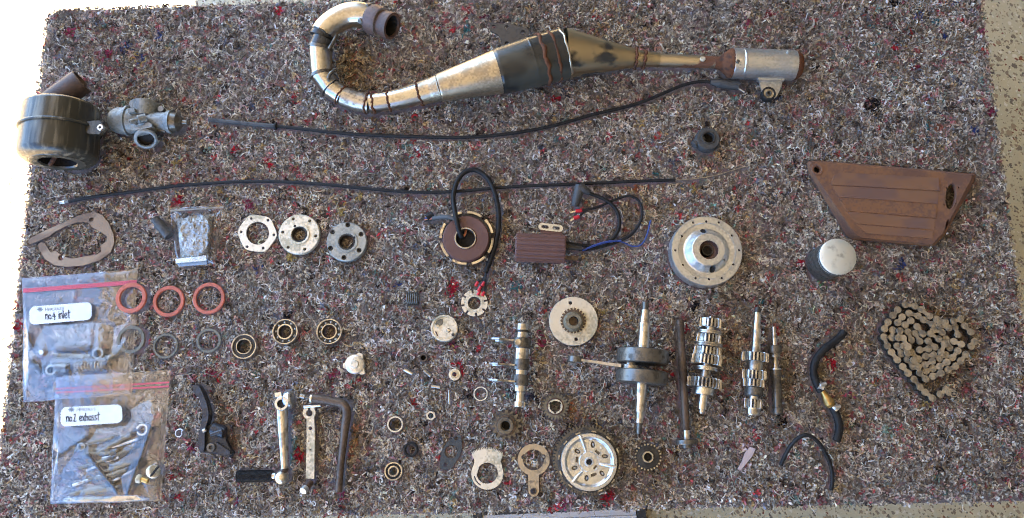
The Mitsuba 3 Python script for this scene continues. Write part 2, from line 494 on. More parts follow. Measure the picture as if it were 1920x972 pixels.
add(t, 'spigot', cyl((262, 223), (243, 229), 4, 44, 50), 'cast_grey')
add(t, 'spigot_bore', cyl((244, 228.7), (242.7, 229.1), 2.6, 50, 50.3), 'void_shade')
add(t, 'spigot_boss', cyl((274, 221), (258, 225), 8, 40, 45), 'cast_grey')
add(t, 'float_lug', boxp((240, 208), (252, 206), 8, 26, 44), 'cast_grey', False)
add(t, 'body_web', plate(smoothpts([(248, 232), (262, 236), (276, 230), (285, 235), (278, 240), (255, 244), (247, 242)], 3), 20, 40), 'cast_grey', False)
add(t, 'idle_screw', cyl((292, 244), (311, 247), 3, 22), 'steel_dark')
add(t, 'cap_screw', puck(301, 204, 6, 18, 26), 'steel_dark')
add(t, 'overflow_pipe', cyl((213, 214), (203, 202), 3, 16, 18), 'cast_grey')

# --- exhaust
t = thing('exhaust', 'long curved rusty chrome two-stroke exhaust with a bulging dark expansion chamber and short silver silencer', 'exhaust')
HP = [(700, 37, 36), (676, 28, 37), (650, 30, 36), (634, 37, 35), (619, 47, 34), (600, 91, 28), (603, 141, 24), (621, 166, 22), (643, 181, 21), (668, 190, 20), (693, 195, 20), (729, 190, 20), (760, 183, 21), (789, 175, 22), (808, 170, 23), (825, 165, 25)]
HR = [23, 23.5, 23.5, 23, 22.5, 21.5, 20.5, 19.5, 19, 19, 18.5, 18.5, 20, 22, 23.5, 25]
S0 = S(700, 120, 25)
hp_ = np.array([P(*q) for q in HP])
hc = np.column_stack([np.interp(np.linspace(0, 15, 151), np.arange(16), hp_[:, k]) for k in range(3)])
hc[:45] = path(HP[:5] + [HP[5]], 10)[:45]
hr = np.interp(np.linspace(0, 15, len(hc)), np.arange(16), HR) * S0
for a_, b_, nm, m_ in ((0, 40, 'elbow_pipe', 'pipe_chrome'), (40, 50, 'upper_segment', 'pipe_peel'), (50, 70, 'header_pipe', 'pipe_chrome'), (70, 80, 'joint_segment', 'pipe_chrome'), (80, 100, 'lower_bend', 'steel_mid'), (100, 130, 'lower_pipe', 'pipe_chrome'), (130, 150, 'header_cone', 'pipe_patina')):
    add(t, nm, sweep(hc[a_:b_ + 1], hr[a_:b_ + 1], 40), m_, 50)


def wobble_ring(c, ax, r, w, seed, lump=.0014, seg=72):
    ax, a, b = frame(ax)
    ang = np.arange(seg) * 2 * np.pi / seg
    o = meshkit.fbm(np.stack([np.cos(ang) * 3, np.sin(ang) * 3, ang * 0 + seed], 1), 3, seed)
    o2 = meshkit.fbm(np.stack([np.cos(ang) * 5, np.sin(ang) * 5, ang * 0 + seed + 9], 1), 3, seed)
    vs, K = [], 8
    for k in range(K):
        th = 2 * np.pi * k / K
        rr = r + (w * .42) * math.sin(th) * (.5 + o2) + (o2 - .5) * lump
        tt = w * .62 * math.cos(th) * (.5 + o2) + (o - .5) * w * 1.6
        vs.append(c + ax * tt[:, None] + (np.cos(ang)[:, None] * a + np.sin(ang)[:, None] * b) * rr[:, None])
    v, i, f = np.vstack(vs), np.arange(seg), []
    j = (i + 1) % seg
    for k in range(K):
        l = (k + 1) % K
        f += [np.stack([k * seg + i, k * seg + j, l * seg + j], 1), np.stack([k * seg + i, l * seg + j, l * seg + i], 1)]
    return clean(v, np.concatenate(f))


def on_header(u):
    i = int(round(u * 10))
    return hc[i], hc[min(i + 1, len(hc) - 1)] - hc[max(i - 1, 0)], hr[i]


for u, w, m_, nm in ((4.0, 2.4, 'pipe_black', 'joint_weld'), (5.95, 2.2, 'steel_black', 'joint_weld'), (7.0, 2.0, 'pipe_black', 'joint_seam'), (7.9, 2.8, 'rust', 'weld_bead'), (9.75, 3.0, 'rust', 'weld_bead'), (10.15, 3.8, 'rust', 'weld_bead'), (11.0, 3.4, 'rust', 'weld_bead'), (12.9, 3.6, 'rust', 'weld_bead'), (15.0, 2.4, 'pipe_patina', 'step_ring')):
    c_, a_, r_ = on_header(u)
    add(t, nm, wobble_ring(c_, a_, r_ + .0002, w * S0, int(u * 10)), m_, True)
for u, tg in ((4.95, (621, 86)), (6.0, (619, 141))):
    c_, a_, r_ = on_header(u)
    k = add(t, 'wire_clamp', rev([(r_, -.0022), (r_ + .0016, -.002), (r_ + .0016, .002), (r_, .0022)], c_, a_, 40, True), 'steel_dark')
    add(t, 'clamp_screw', tube([(tg[0] - 4, tg[1] + 6, 42), (tg[0] + 2, tg[1] - 4, 44), (tg[0] + 10, tg[1] - 20 if u < 6 else tg[1] - 8, 40)], 3.4), 'steel_dark')
d_ = V(.85, -.44, .26)
c0 = P(697, 36, 36)
s = S0
add(t, 'collar', rev([(23.5 * s, -3 * s), (27 * s, -2 * s), (28.5 * s, 2 * s), (28.5 * s, 20 * s), (27.5 * s, 24 * s), (22 * s, 24 * s)], c0, d_, 56), 'rust_dark', 35, 'brown collar')
add(t, 'collar_edge', rev([(27.3 * s, 23.6 * s), (28.3 * s, 24.3 * s), (26.5 * s, 25 * s), (22 * s, 25 * s)], c0, d_, 56), 'steel_mid', 30)
add(t, 'flange_spigot', rev([(22.5 * s, 20 * s), (24 * s, 30 * s), (25.5 * s, 46 * s), (25 * s, 48 * s), (20 * s, 48 * s), (19 * s, 44 * s), (18.5 * s, 14 * s)], c0, d_, 56), 'rust_dark', 35)
add(t, 'port_bore', rev([(0, 16 * s), (18.6 * s, 16 * s), (18.8 * s, 45 * s)], c0, d_, 40), 'void_shade')
fr = frame(d_)
for a_ in (1.0, 2.4):
    e_ = fr[1] * math.cos(a_) + fr[2] * math.sin(a_)
    add(t, 'flange_nut', rev([(0, -.001), (.0042, -.001), (.0042, .0035), (.003, .0045), (0, .0045)], c0 - d_ * .004 + e_ * .0185 * np.sign(e_[2]), e_ * np.sign(e_[2]), 12), 'steel_dark', 25)
A, B = (825, 165), (1058, 101)                                     # the chamber's axis
L1 = math.dist(A, B)
HC = 40
add(t, 'front_cone', rod(A, B, [(-2, 25), (2, 26.5), (60, 34), (112, 41)], HC, seg=72, caps=False), 'pipe_patina', 40)
add(t, 'cone_dark_band', rod(A, B, [(112, 41), (116, 42)], HC, seg=72, caps=False), 'pipe_black', 40)  # dark joint where the cone meets the chamber
add(t, 'chamber', rod(A, B, [(113, 41.5), (116, 42.5), (118, 43), (150, 45), (177, 46.5), (179, 47.6), (182, 47.6), (184, 46.8), (238, 48), (241, 48.4), (244, 47)], HC, seg=72), 'pipe_black', 30)
ax = P(*B, HC) - P(*A, HC)
for u, w in ((.825, 5.2), (.915, 3.8)):
    add(t, 'rust_seam', wobble_ring(P(*A, HC) + ax * u, ax, 47.6 * S(1000, 110, HC), w * S(1000, 110, HC), int(u * 77), .003), 'rust', True)
add(t, 'rim_seam', wobble_ring(P(*B, HC), ax, 47.6 * S(1058, 101, HC), 3.4 * S0, 5, .0012), 'pipe_patina', True)
A2, B2 = (1058, 101), (1240, 113)
add(t, 'rear_cone', rod(A2, B2, [(-1, 47.5), (20, 43), (60, 34), (100, 25), (128, 19), (150, 15.5), (182, 13.5)], 36, 20, seg=72, caps=False), 'pipe_scorch', 45)
for x_, r_ in ((1191, 20), (1207, 16.5)):
    add(t, 'weld_bead', wobble_ring(P(x_, 110 + (x_ - 1191) * .07, 25), V(1, -.06, -.06), r_ * S(x_, 110, 25), 4 * S0, int(x_)), 'rust', True)
add(t, 'stinger', rod((1236, 113.5), (1362, 118), [(0, 13.4), (6, 12.8), (60, 12), (120, 10.8), (128, 11)], 20, 21, caps=False), 'stinger_rust', 40)
A, B = (1340, 118), (1490, 123)
add(t, 'silencer_neck', rod(A, B, [(0, 11), (10, 12.5), (14, 16), (20, 21), (26, 26), (32, 27.5), (36, 27)], 23, seg=48), 'rust', 40)
add(t, 'silencer_can', rod(A, B, [(32, 27.8), (34, 28.4), (50, 28.6), (51, 29.3), (54, 29.3), (55, 28.6), (146, 28), (149, 27)], 23, seg=64), 'alu_clean', 30, 'brushed silver silencer can')
add(t, 'end_cap', rod(A, B, [(147, 26.5), (154, 26), (160, 22), (163, 14), (162, 9), (158, 8)], 23, seg=48), 'rust', 40)
add(t, 'rivet', puck(1384, 115, 3.6, 43.5, 46), 'steel_dark')
add(t, 'rivet', puck(1479, 96, 3.2, 41, 44.5), 'alu_grey')
add(t, 'tack_rivet', puck(1318, 110, 5, 28, 31.5), 'alu_pale')
b = plate([(1424, 146), (1470, 147), (1468, 150), (1463, 168), (1456, 182), (1442, 189), (1430, 182), (1427, 166), (1423, 150)], 14, 17)
add(t, 'hanger_bracket', b, 'alu_clean', False)
add(t, 'hanger_fold', boxp((1422, 147), (1471, 148), 6, 16, 24), 'alu_clean', False)
add(t, 'hanger_bush', ring(1442, 175, 13, 9.5, 14, 25), 'rubber_black')
add(t, 'hanger_washer', ring(1442, 175, 11.5, 4, 18, 24), 'steel_bright')
add(t, 'hanger_sleeve', ring(1442, 175, 5.4, 2.8, 17, 26), 'steel_dark')
o_ = smoothpts([(918, 46), (921, 42), (927, 42), (940, 45), (954, 43), (967, 48), (986, 53), (993, 62), (986, 71), (956, 85), (947, 92), (941, 86), (938, 72), (930, 63), (919, 57)], 3)
add(t, 'mounting_plate', plate(o_, 30, 34, [circ(926, 50.5, 4), circ(950, 51.5, 4), circ(980.5, 61.5, 4.6), circ(950.5, 81.5, 4)]), 'bracket_dark', False, 'flat dark mounting plate with four holes')

# --- two control cables
t = thing('throttle_cable', 'black cable ending in a thick rubber boot, curving below the exhaust', 'cable')
add(t, 'outer_sheath', tube([(514, 236.5, 4), (600, 246, 4), (652, 251, 4), (757, 256, 4), (803, 257.3, 4), (863, 258, 4), (954, 251, 4), (1060, 230, 4), (1120, 213, 4), (1180, 199, 4), (1242, 176, 5), (1284, 159, 7), (1336, 155, 8)], 3.1), 'rubber_black', 60)
add(t, 'end_sleeve', tube([(391, 224.5, 4), (450, 231, 4), (516, 237, 4)], [3.6, 3.7, 4.4]), 'rubber_grey', 40)
add(t, 'end_collar', rod((515, 237), (520, 237.5), [(0, 7), (3.4, 7)], 6), 'rubber_black')
add(t, 'rubber_boot', tube([(1332, 154.5, 8), (1340, 155, 8), (1362, 158, 8), (1384, 161, 8)], [5, 8.5, 9, 9]), 'rubber_grey', 40)
add(t, 'cable_tip', tube([(1383, 165, 5), (1396, 173, 4)], [2, 2]), 'steel_mid')
t = thing('clutch_cable', 'long thin black cable under the stator wire loop, bare at its right end', 'cable')
add(t, 'outer_sheath', tube([(129, 378.3, 4), (192, 367, 4), (254, 359, 4), (320, 350, 4), (380, 345, 4), (465, 340.5, 4), (531, 341.5, 4), (591, 345, 4), (682, 353.5, 4), (773, 360.5, 4), (818, 361, 4), (863, 359, 4), (928, 353, 4), (1000, 348.5, 4), (1080, 345.5, 4), (1180, 341, 4), (1266, 338, 4)], 3.0), 'rubber_black', 60)
add(t, 'inner_wire', tube([(1264, 338, 4), (1322, 333, 3), (1350, 327, 3), (1372, 320, 3), (1402, 312, 3)], 1.1, 8, 6), 'steel_mid')
add(t, 'end_nipple', tube([(113, 380.5, 4), (122, 379.2, 4)], [3.4, 3.4]), 'steel_bright')
add(t, 'ferrule', tube([(120, 379.7, 4), (131, 378, 4)], [2.0, 2.6]), 'steel_dark')

# --- dark pivot housing below the silencer
t = thing('lever_clamp', 'small dark round clamp block with a bored centre below the silencer', 'clamp')
add(t, 'barrel', bored(lathe(1328, 260, [(0, 2), (22, 2), (23, 4), (23, 14), (21, 17), (0, 17)], 17, False), [puck(1329, 258, 10, 4, 40, at=17)]), 'rubber_grey', 30)
add(t, 'bore', puck(1329, 258, 9.8, 4, 6, at=17), 'void_shade')
add(t, 'bore_rim', ring(1329, 258, 13.5, 10, 15, 18), 'steel_black')
add(t, 'lug', cyl((1318, 258), (1300, 273), 8, 10), 'rubber_grey')
add(t, 'spout', cyl((1334, 270), (1331, 285), 6, 8, 6), 'rubber_grey')

# --- rusty side panel
t = thing('side_panel', 'rust brown pressed metal side panel with two oval openings, at the right edge', 'panel')
OUT = [(1512, 307), (1515, 303.5), (1523, 301.5), (1560, 303), (1830, 326.5), (1828, 339), (1772, 440), (1752, 461), (1742, 462.5), (1597, 449.5), (1585, 441), (1516, 324)]
TOPI = [(1518, 310), (1524, 304.5), (1560, 306), (1822, 328.5), (1820, 338), (1767, 438), (1748, 458), (1616, 446), (1604, 439), (1546, 345), (1520, 318)]


def shell(o, h):
    import manifold3d as m3
    pts = [P(x, y, 1) for x, y in o] + [P(x, y, h) for x, y in h_top]
    return m3.Manifold.hull_points(np.array(pts))


h_top = TOPI
hull = shell(OUT, 20)
h_top = [(x + (1660 - x) * .02, y + (385 - y) * .03) for x, y in TOPI]
core = shell([(x + (1660 - x) * .02, y + (385 - y) * .03) for x, y in OUT], 17.5).translate([0, 0, -.004])
k_ = hull - core
for c in (plate(circ(1532.5, 318, 6.4), 8, 40, at=20), plate(circ(1783, 368.3, 10.2, 24.5, .13), 8, 40, at=20), plate(circ(1777, 420.5, 3.8, 9.5, .2), 8, 40, at=20), *[plate(circ(x, y, 1.6), 8, 40, at=20) for x, y in ((1775, 353), (1797.5, 352), (1770.5, 384.5), (1792.5, 382))]):
    if c.volume < 0:
        c.invert()
    k_ = k_ - man(c)
o_ = k_.to_mesh()
add(t, 'tray', clean(o_.vert_properties[:, :3], o_.tri_verts), 'panel_rust', 25)
add(t, 'hole_rim', ring(1532.5, 318, 11, 7.5, 19, 21), 'panel_rust')


def edge_x(y):                                                     # left edge of the raised field at a row
    return 1560 + max(0, y - 350) * .62


rowsY = [(323.5, 333.5), (348.5, 360), (371.5, 384.5), (397.5, 411), (421.5, 433), (440, 449.5)]
for i in range(5):
    (a0, b0), (a1, b1) = rowsY[i], rowsY[i + 1]
    l0 = edge_x(a0) + (14 if i == 0 else 0)
    l1 = edge_x(a1) + (10 if i == 4 else 0)
    rr0, rr1 = (1762 - max(0, i - 1) * 3.5), (1762 - max(0, i) * 3.5)
    pts = [(l0, a0), (rr0 - 2, b0), (rr1, b1 - 2), (l1, a1 - 2)]
    if i == 0:
        pts = [(1560, a0 + 16), (1564, a0 + 6), (l0, a0)] + pts[1:]
    add(t, 'pressed_rib', plate(smoothpts(pts, 1), 19, 21.0 - .45 * (i % 2) + .3 * (i == 0)), 'panel_rust' if i == 2 else 'panel_face', False)

# --- piston
t = thing('piston', 'piston standing upright with a pale domed crown, below the brown side panel', 'piston')
HT = 56
add(t, 'skirt', lathe(1572.5, 481, [(31, 2), (34, 4), (34.2, 43), (34.2, 44)], HT, False), 'steel_dark', 30)
for h_ in (44, 48.5):
    add(t, 'piston_ring', lathe(1572.5, 481, [(32.5, h_), (34.3, h_ + .4), (34.3, h_ + 1.6), (32.5, h_ + 2)], HT, False), 'steel_black')
    add(t, 'ring_land', lathe(1572.5, 481, [(32.5, h_ + 2), (34.2, h_ + 2.1), (34.2, h_ + 4.4), (32.5, h_ + 4.5)], HT, False), 'alu_grey')
add(t, 'crown', lathe(1572.5, 481, [(34.3, 52.9), (34.6, 53.8), (33.5, 55), (24, 57.2), (12, 58.4), (0, 58.8)], HT, False), 'crown_alu', 40)

# --- paper gasket
o_ = [(52, 453), (56, 447), (85, 432), (118, 418), (148, 404), (165, 399.5), (180, 399), (192, 404), (204, 419), (213, 441), (214, 456), (207, 474), (186, 489), (156, 498), (124, 500.5), (102, 497.5), (84, 486), (73, 468), (71, 458), (78, 454.5), (84, 456.5), (92, 470), (96, 474), (103, 470), (118, 481), (134, 485.5), (160, 481),
      (172, 479), (183, 477), (190, 469), (188, 461), (199, 453), (201, 444), (190, 436), (172, 426), (166, 418), (156, 416.5), (144, 417), (122, 425), (104, 434), (93, 443), (66, 455), (56, 458)]
solo('paper_gasket', 'brown paper crankcase gasket with a torn open left end, below the air filter', 'gasket', plate(o_, 1.2, 2.6, [circ(171, 412, 3.6, 5, .9), circ(114, 483.6, 5.2), circ(185, 471, 4.6, 3.5)]), 'paper_beige', smooth=False)

# --- three engine flanges
hol = [(470.8, 410), (502.3, 413.3), (513.4, 440.6), (493.4, 465.6), (463.3, 462.8), (452, 435.2)]
oc = []
for i, (x_, y_) in enumerate(hol):
    for da in (-.22, 0, .22):
        a_ = math.atan2(y_ - 437.8, x_ - 482.2) + da
        r_ = 35.5 if da else 36.8
        oc.append((482.2 + r_ * math.cos(a_), 437.8 + r_ * math.sin(a_)))
oc.sort(key=lambda q: math.atan2(q[1] - 437.8, q[0] - 482.2))
solo('retainer_ring', 'thin pale hexagonal retainer ring with six holes and a wide open centre', 'flange', plate(oc, 1.2, 4.2, [circ(483, 437.5, 21.5)] + [circ(x, y, 2.7) for x, y in hol]), 'alu_pale', smooth=False)
t = thing('bearing_flange', 'pale round bearing flange with six small holes, between the hexagonal ring and the darker flange', 'flange')
hol = [(549.8, 410.8), (580.6, 414.5), (591.6, 442.8), (571.3, 467.5), (540.2, 464), (529.8, 435.5)]
add(t, 'disc', bored(lathe(560.6, 439.4, [(0, 1.5), (38, 1.5), (38.5, 3), (38.5, 9), (37.5, 10), (0, 10)], 10, False), [puck(x, y, 2.9, 0, 30, at=10) for x, y in hol] + [puck(560.6, 439.4, 15.5, 0, 30, at=10)]), 'alu_pale', 30)
add(t, 'raised_collar', ring(561, 439.4, 19, 15, 8, 12), 'alu_pale')
add(t, 'bearing_sleeve', ring(560.6, 439.4, 15.3, 12.6, 1.5, 11), 'steel_black')
add(t, 'inner_lip', ring(560.6, 439.4, 12.8, 11.6, 1.5, 7), 'steel_dark')
add(t, 'key_notch', boxp((553, 422), (552.5, 426), 4, 11.6, 12.3), 'void_shade', False)
t = thing('bearing_flange', 'darker grey round flange with six countersunk bolt holes, rightmost of the three flanges', 'flange')
hol = [(652.4, 421.8), (677, 439.4), (673.4, 469.5), (645, 483.2), (619.7, 466), (623.4, 435.2)]
add(t, 'disc', bored(lathe(649.7, 453.4, [(0, 1.5), (37, 1.5), (37.5, 3), (37.5, 11), (36.3, 12), (0, 12)], 12, False), [puck(x, y, 5, 8.5, 30, at=12) for x, y in hol] + [puck(x, y, 3.0, 0, 30, at=12) for x, y in hol] + [puck(649.9, 453.4, 15.8, 0, 30, at=12)]), 'alu_grey', 30)
add(t, 'raised_collar', ring(650, 453.4, 20.5, 15.6, 10, 13.5), 'alu_grey')
add(t, 'bearing_sleeve', ring(649.9, 453.4, 15.6, 13, 1.5, 12.6), 'steel_black')
for x, y in hol:
    add(t, 'bolt_head', ring(x, y, 3.9, 1.6, 6, 9.6), 'steel_black')
add(t, 'key_notch', boxp((662, 446.5), (666, 444.5), 4, 13.1, 13.9), 'void_shade', False)

# --- stator with its wire loop
t = thing('stator', 'round brown stator coil with a looped thick black wire ending in red crimps', 'stator')
cx_, cy_ = 875, 446.5
add(t, 'core_plate', ring(cx_, cy_, 46, 20, 1.5, 11), 'steel_black')
for k in range(8):
    a0 = .30 + k * math.pi / 4
    o_ = [(cx_ + r_ * math.cos(a_), cy_ + r_ * math.sin(a_)) for r_, aa in ((51, np.linspace(a0 - .29, a0 + .29, 9)), (46.5, np.linspace(a0 + .29, a0 - .29, 9))) for a_ in aa]
    add(t, 'pole_shoe', plate(o_, 2, 14 if k % 2 else 12.5), 'steel_bright' if k % 3 else 'steel_mid', False)
add(t, 'coil_body', ring(873.5, 447, 44, 19, 5, 19, 2), 'coil_brown', 50)
add(t, 'hub_ring', ring(872.6, 446.5, 20.5, 17.8, 6, 20.5), 'steel_mid')
add(t, 'hub_floor', puck(872.6, 446.5, 18, 1.5, 4), 'void_shade')
q_ = lambda x, y, h: (760 + x / 3.738, 300 + y / 3.738, h)
loop = [q_(398, 545, 12), q_(378, 500, 24), q_(350, 380, 26), q_(336, 270, 16), q_(362, 155, 9), q_(410, 92, 8), q_(470, 70, 8), q_(535, 92, 8), q_(598, 165, 10), q_(638, 275, 11), q_(655, 400, 8), q_(640, 550, 7), q_(600, 690, 6), q_(562, 790, 6)]
add(t, 'main_wire', tube(loop, 4.6), 'rubber_black', 60)
add(t, 'wire_core', tube([q_(425, 490, 9), q_(405, 540, 14), q_(390, 552, 12)], 2.2), 'orange_wire')
for k, (x, y) in enumerate(((500, 880), (520, 915), (515, 945), (545, 880), (545, 950))):
    add(t, 'lead', tube([q_(566, 780, 6), q_(548 + k * 4, 830, 5 + k * .4), q_(x + 8, y - 24, 5 + 2 * (k % 2))], 1.5, 6, 8), 'rubber_black', 60)
    e0, e1 = q_(x + 8, y - 26, 6), q_(x - 8, y + 6, 6)
    add(t, 'crimp', rod(e0[:2], e1[:2], [(0, 2.6), (6, 3.0), (9.5, 3.4), (9.6, 2.2), (5, 2)], 5 + 2 * (k % 2)), 'red_plastic', 40)
add(t, 'side_sheath', tube([q_(380, 430, 20), q_(320, 404, 22), q_(250, 402, 16), q_(195, 410, 9)], 4.2), 'rubber_grey', 50)
for k, m_ in enumerate(('orange_wire', 'blue_wire', 'orange_wire', 'rubber_black')):
    add(t, 'lead', tube([q_(205, 405 + k * 4, 9), q_(170, 402 + k * 7, 8), q_(140 - k * 2, 398 + k * 11, 6)], 1.25, 6, 8), m_, 60)
add(t, 'side_plug', cyl((800, 409), (812, 401.5), 6, 7), 'rubber_black')

# --- ignition coil
t = thing('ignition_coil', 'dark brown ribbed ignition coil with a slotted white tab and black wires', 'ignition coil')
A, B = (966, 464), (1060, 468)
a, b_ = P(*A, 20), P(*B, 20)
s = S(1010, 466, 20)
ax, u, w = frame(b_ - a)
n_ = 144
ang = np.arange(n_) * 2 * np.pi / n_
rr = 26 * s + .0011 * np.sign(np.cos(ang * 18)) * np.minimum(1, 3 * np.abs(np.cos(ang * 18)))
u2 = np.cos(ang)[:, None] * u * 1.0 + np.sin(ang)[:, None] * w * .82
L_ = np.linalg.norm(b_ - a)
vs, f = [], []
for tt, k_ in ((0, .93), (.002, 1), (L_ - .002, 1), (L_, .93)):
    vs.append(a + ax * tt + u2 * (rr * k_)[:, None])
i = np.arange(n_)
j = (i + 1) % n_
for r_ in range(3):
    f += [np.stack([r_ * n_ + i, r_ * n_ + j, (r_ + 1) * n_ + j], 1), np.stack([r_ * n_ + i, (r_ + 1) * n_ + j, (r_ + 1) * n_ + i], 1)]
f += [np.stack([i, np.full(n_, 4 * n_), j], 1), np.stack([3 * n_ + i, 3 * n_ + j, np.full(n_, 4 * n_ + 1)], 1)]
add(t, 'ribbed_body', clean(np.vstack(vs + [[a, b_]]), np.concatenate(f)), 'coil_brown', 25)
add(t, 'shoulder', plate([(1014, 431), (1054, 434), (1054, 456), (1014, 452)], 8, 20), 'coil_brown', False)
o_ = Polygon([(1013, 425), (1052, 429)]).buffer(0) if False else None
ln = shapely.LineString([(1016, 424.8), (1049, 428.6)]).buffer(6.6)
sl = [shapely.LineString([(1018.5, 425.2), (1026, 426)]).buffer(3.2), shapely.LineString([(1039, 427.4), (1046.5, 428.2)]).buffer(3.2)]
add(t, 'mounting_tab', plate(list(ln.exterior.coords)[:-1], 18.5, 21, [list(g_.exterior.coords)[:-1] for g_ in sl]), 'alu_clean', False, 'white slotted mounting tab')
add(t, 'end_plug', rod((1057, 462), (1092, 466), [(0, 12), (4, 12), (5, 6), (18, 5.4), (34, 4.6)], 16), 'steel_black', 30)
add(t, 'terminal', boxp((1059, 483), (1084, 484.5), 8, 8, 10), 'rust_steel', False)
q_ = lambda x, y, h: (930 + x / 5.116, 330 + y / 5.116, h)
add(t, 'plug_lead', tube([q_(650, 640, 16), q_(740, 655, 11), q_(850, 670, 7), q_(960, 672, 7), q_(1060, 645, 7), q_(1130, 590, 7), q_(1172, 520, 7), q_(1183, 430, 7), q_(1165, 350, 8), q_(1120, 285, 9), q_(1040, 225, 9), q_(960, 190, 10), q_(890, 165, 11)], 3.5), 'rubber_black', 60)
add(t, 'earth_wire', tube([q_(800, 712, 8), q_(900, 705, 6), q_(1060, 670, 5), q_(1200, 620, 5), q_(1300, 560, 5), q_(1370, 470, 6), q_(1402, 380, 6), q_(1395, 290, 6), q_(1350, 220, 6), q_(1280, 195, 6), q_(1190, 210, 6), q_(1100, 245, 6), q_(1000, 290, 5), q_(900, 320, 5), q_(815, 335, 5)], 2.4), 'rubber_black', 60)
add(t, 'spade_sleeve', cyl(q_(825, 333, 5)[:2], q_(762, 338, 5)[:2], 3.4, 6), 'red_plastic')
add(t, 'spade_tip', boxp(q_(762, 338, 0)[:2], q_(712, 352, 0)[:2], 3, 4, 5.5), 'steel_bright', False)
add(t, 'spade_sleeve', cyl(q_(800, 390, 5)[:2], q_(745, 408, 5)[:2], 3.6, 6), 'red_plastic')
add(t, 'spade_tip', boxp(q_(745, 408, 0)[:2], q_(712, 432, 0)[:2], 3, 4, 5.5), 'steel_bright', False)
add(t, 'short_lead', tube([q_(800, 390, 6), q_(840, 350, 6), q_(870, 330, 6), q_(960, 305, 6)], 1.4, 6, 8), 'rubber_black', 60)
add(t, 'blue_lead', tube([q_(840, 715, 12), q_(930, 670, 12), q_(1020, 640, 13), q_(1110, 625, 14), q_(1210, 635, 9), q_(1300, 672, 5), q_(1370, 672, 5), q_(1430, 610, 5), q_(1462, 520, 6), q_(1484, 425, 6)], 1.35, 8, 8), 'blue_wire', 60)
add(t, 'blue_lead', tube([q_(830, 718, 9), q_(900, 690, 10), q_(1000, 655, 11), q_(1100, 632, 11), q_(1200, 620, 12)], 1.35, 8, 8), 'blue_wire', 60)
add(t, 'plug_cap', tube([q_(900, 165, 14), q_(850, 135, 15), q_(800, 105, 15)], [5, 8, 10]), 'rubber_grey', 40)
add(t, 'plug_cap_end', tube([q_(812, 90, 15), q_(795, 150, 13), q_(772, 230, 10), q_(760, 290, 7)], [10, 9.5, 8.5, 7]), 'rubber_grey', 40)

# --- flywheel
t = thing('flywheel', 'large silver flywheel rotor with a stepped cone hub and a ring of small holes', 'flywheel')
HT = 30
small = [(375, 205), (508, 193), (637, 203), (767, 335), (842, 483), (783, 628), (665, 766), (537, 776), (400, 768), (274, 632), (195, 485), (263, 340)]
f2 = lambda x, y: (1230 + x / 5.4, 380 + y / 5.4)
body = lathe(1325.4, 470.5, [(0, 2), (66, 2), (67, 4), (67, 24), (65.8, 25.5), (54, 25.6), (53, 24), (43.5, 23.2), (41, 24), (31, 35), (29.5, 35.6), (0, 35.6)], 25.5, False, 96)
hub = f2(522, 482)
cut = [puck(*f2(x, y), 2.3, 10, 60, at=25) for x, y in small] + [puck(*f2(x, y), 1.9, 10, 60, at=27) for x, y in ((673, 372), (685, 585))]
cut += [puck(*f2(482, 290), 5.6, 6, 60, at=28), puck(*f2(571, 675), 6.0, 6, 60, at=28), puck(*f2(536, 480), 18, 4, 60, at=35)]
add(t, 'rotor', bored(body, cut), 'alu_clean', 25)
for x, y in small:
    add(t, 'small_hole_shade', puck(*f2(x, y), 2.2, 12, 24, .1, 16, at=25), 'void_shade')  # dark plug just below the rim, painting the shade of a deep hole
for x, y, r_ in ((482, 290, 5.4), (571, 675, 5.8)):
    add(t, 'puller_hole_shade', puck(*f2(x, y), r_, 8, 23, .1, 24, at=28), 'void_shade')  # same dark plug for the larger holes, shade put in as colour
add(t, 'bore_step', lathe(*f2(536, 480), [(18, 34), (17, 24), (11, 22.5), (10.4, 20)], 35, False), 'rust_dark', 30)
add(t, 'bore_depth', puck(*f2(530, 482), 10.2, 8, 19.5, .1, at=22), 'void_shade')
add(t, 'bore_lip', ring(*f2(525, 482), 10.5, 8.8, 20, 25), 'steel_dark')

# --- sprung selector cover, slotted washer, spring, gear flange
t = thing('contact_cover', 'small pale round cap with a recessed scarred face, left of the slotted washer', 'cap')
add(t, 'cup', lathe(832.7, 615.4, [(0, 1.5), (25, 1.5), (25.3, 3), (25.3, 13), (24.6, 14), (22, 14), (21, 12.6), (0, 12.2)], 14, False), 'alu_pale', 30)
g3 = lambda x, y: (800 + x / 9.72, 560 + y / 9.72)
add(t, 'raised_wedge', plate([g3(*q) for q in ((300, 440), (370, 365), (470, 390), (535, 480), (540, 580), (480, 680), (360, 715), (210, 705), (190, 690), (250, 600), (330, 575))], 12, 14.6), 'alu_pale', False)
add(t, 'recess_lobe', plate(smoothpts([g3(*q) for q in ((175, 420), (240, 375), (300, 390), (285, 470), (220, 500), (160, 480))], 3), 12, 13.6), 'olive_steel', False)
add(t, 'contact_stud', puck(*g3(390, 583), 2.8, 12, 16.5), 'steel_bright')
add(t, 'contact_stud', puck(*g3(198, 500), 2.6, 12, 16), 'steel_bright')
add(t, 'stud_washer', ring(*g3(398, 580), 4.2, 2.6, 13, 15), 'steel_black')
add(t, 'slit', plate([g3(*q) for q in ((150, 590), (175, 600), (215, 690), (190, 690))], 12, 14.8), 'rust_dark', False)
add(t, 'screw', puck(*g3(480, 660), 3, 13, 15.2), 'steel_black')
notch = []
for a_ in (-1.72, -2.55, -3.32, 2.25, 1.42, .62, -.2):
    notch.append([(889.4 + r_ * math.cos(a_ + d_), 568.5 + r_ * math.sin(a_ + d_)) for r_, d_ in ((27, -.07), (27, .07), (18.5, .1), (18.5, -.1))])
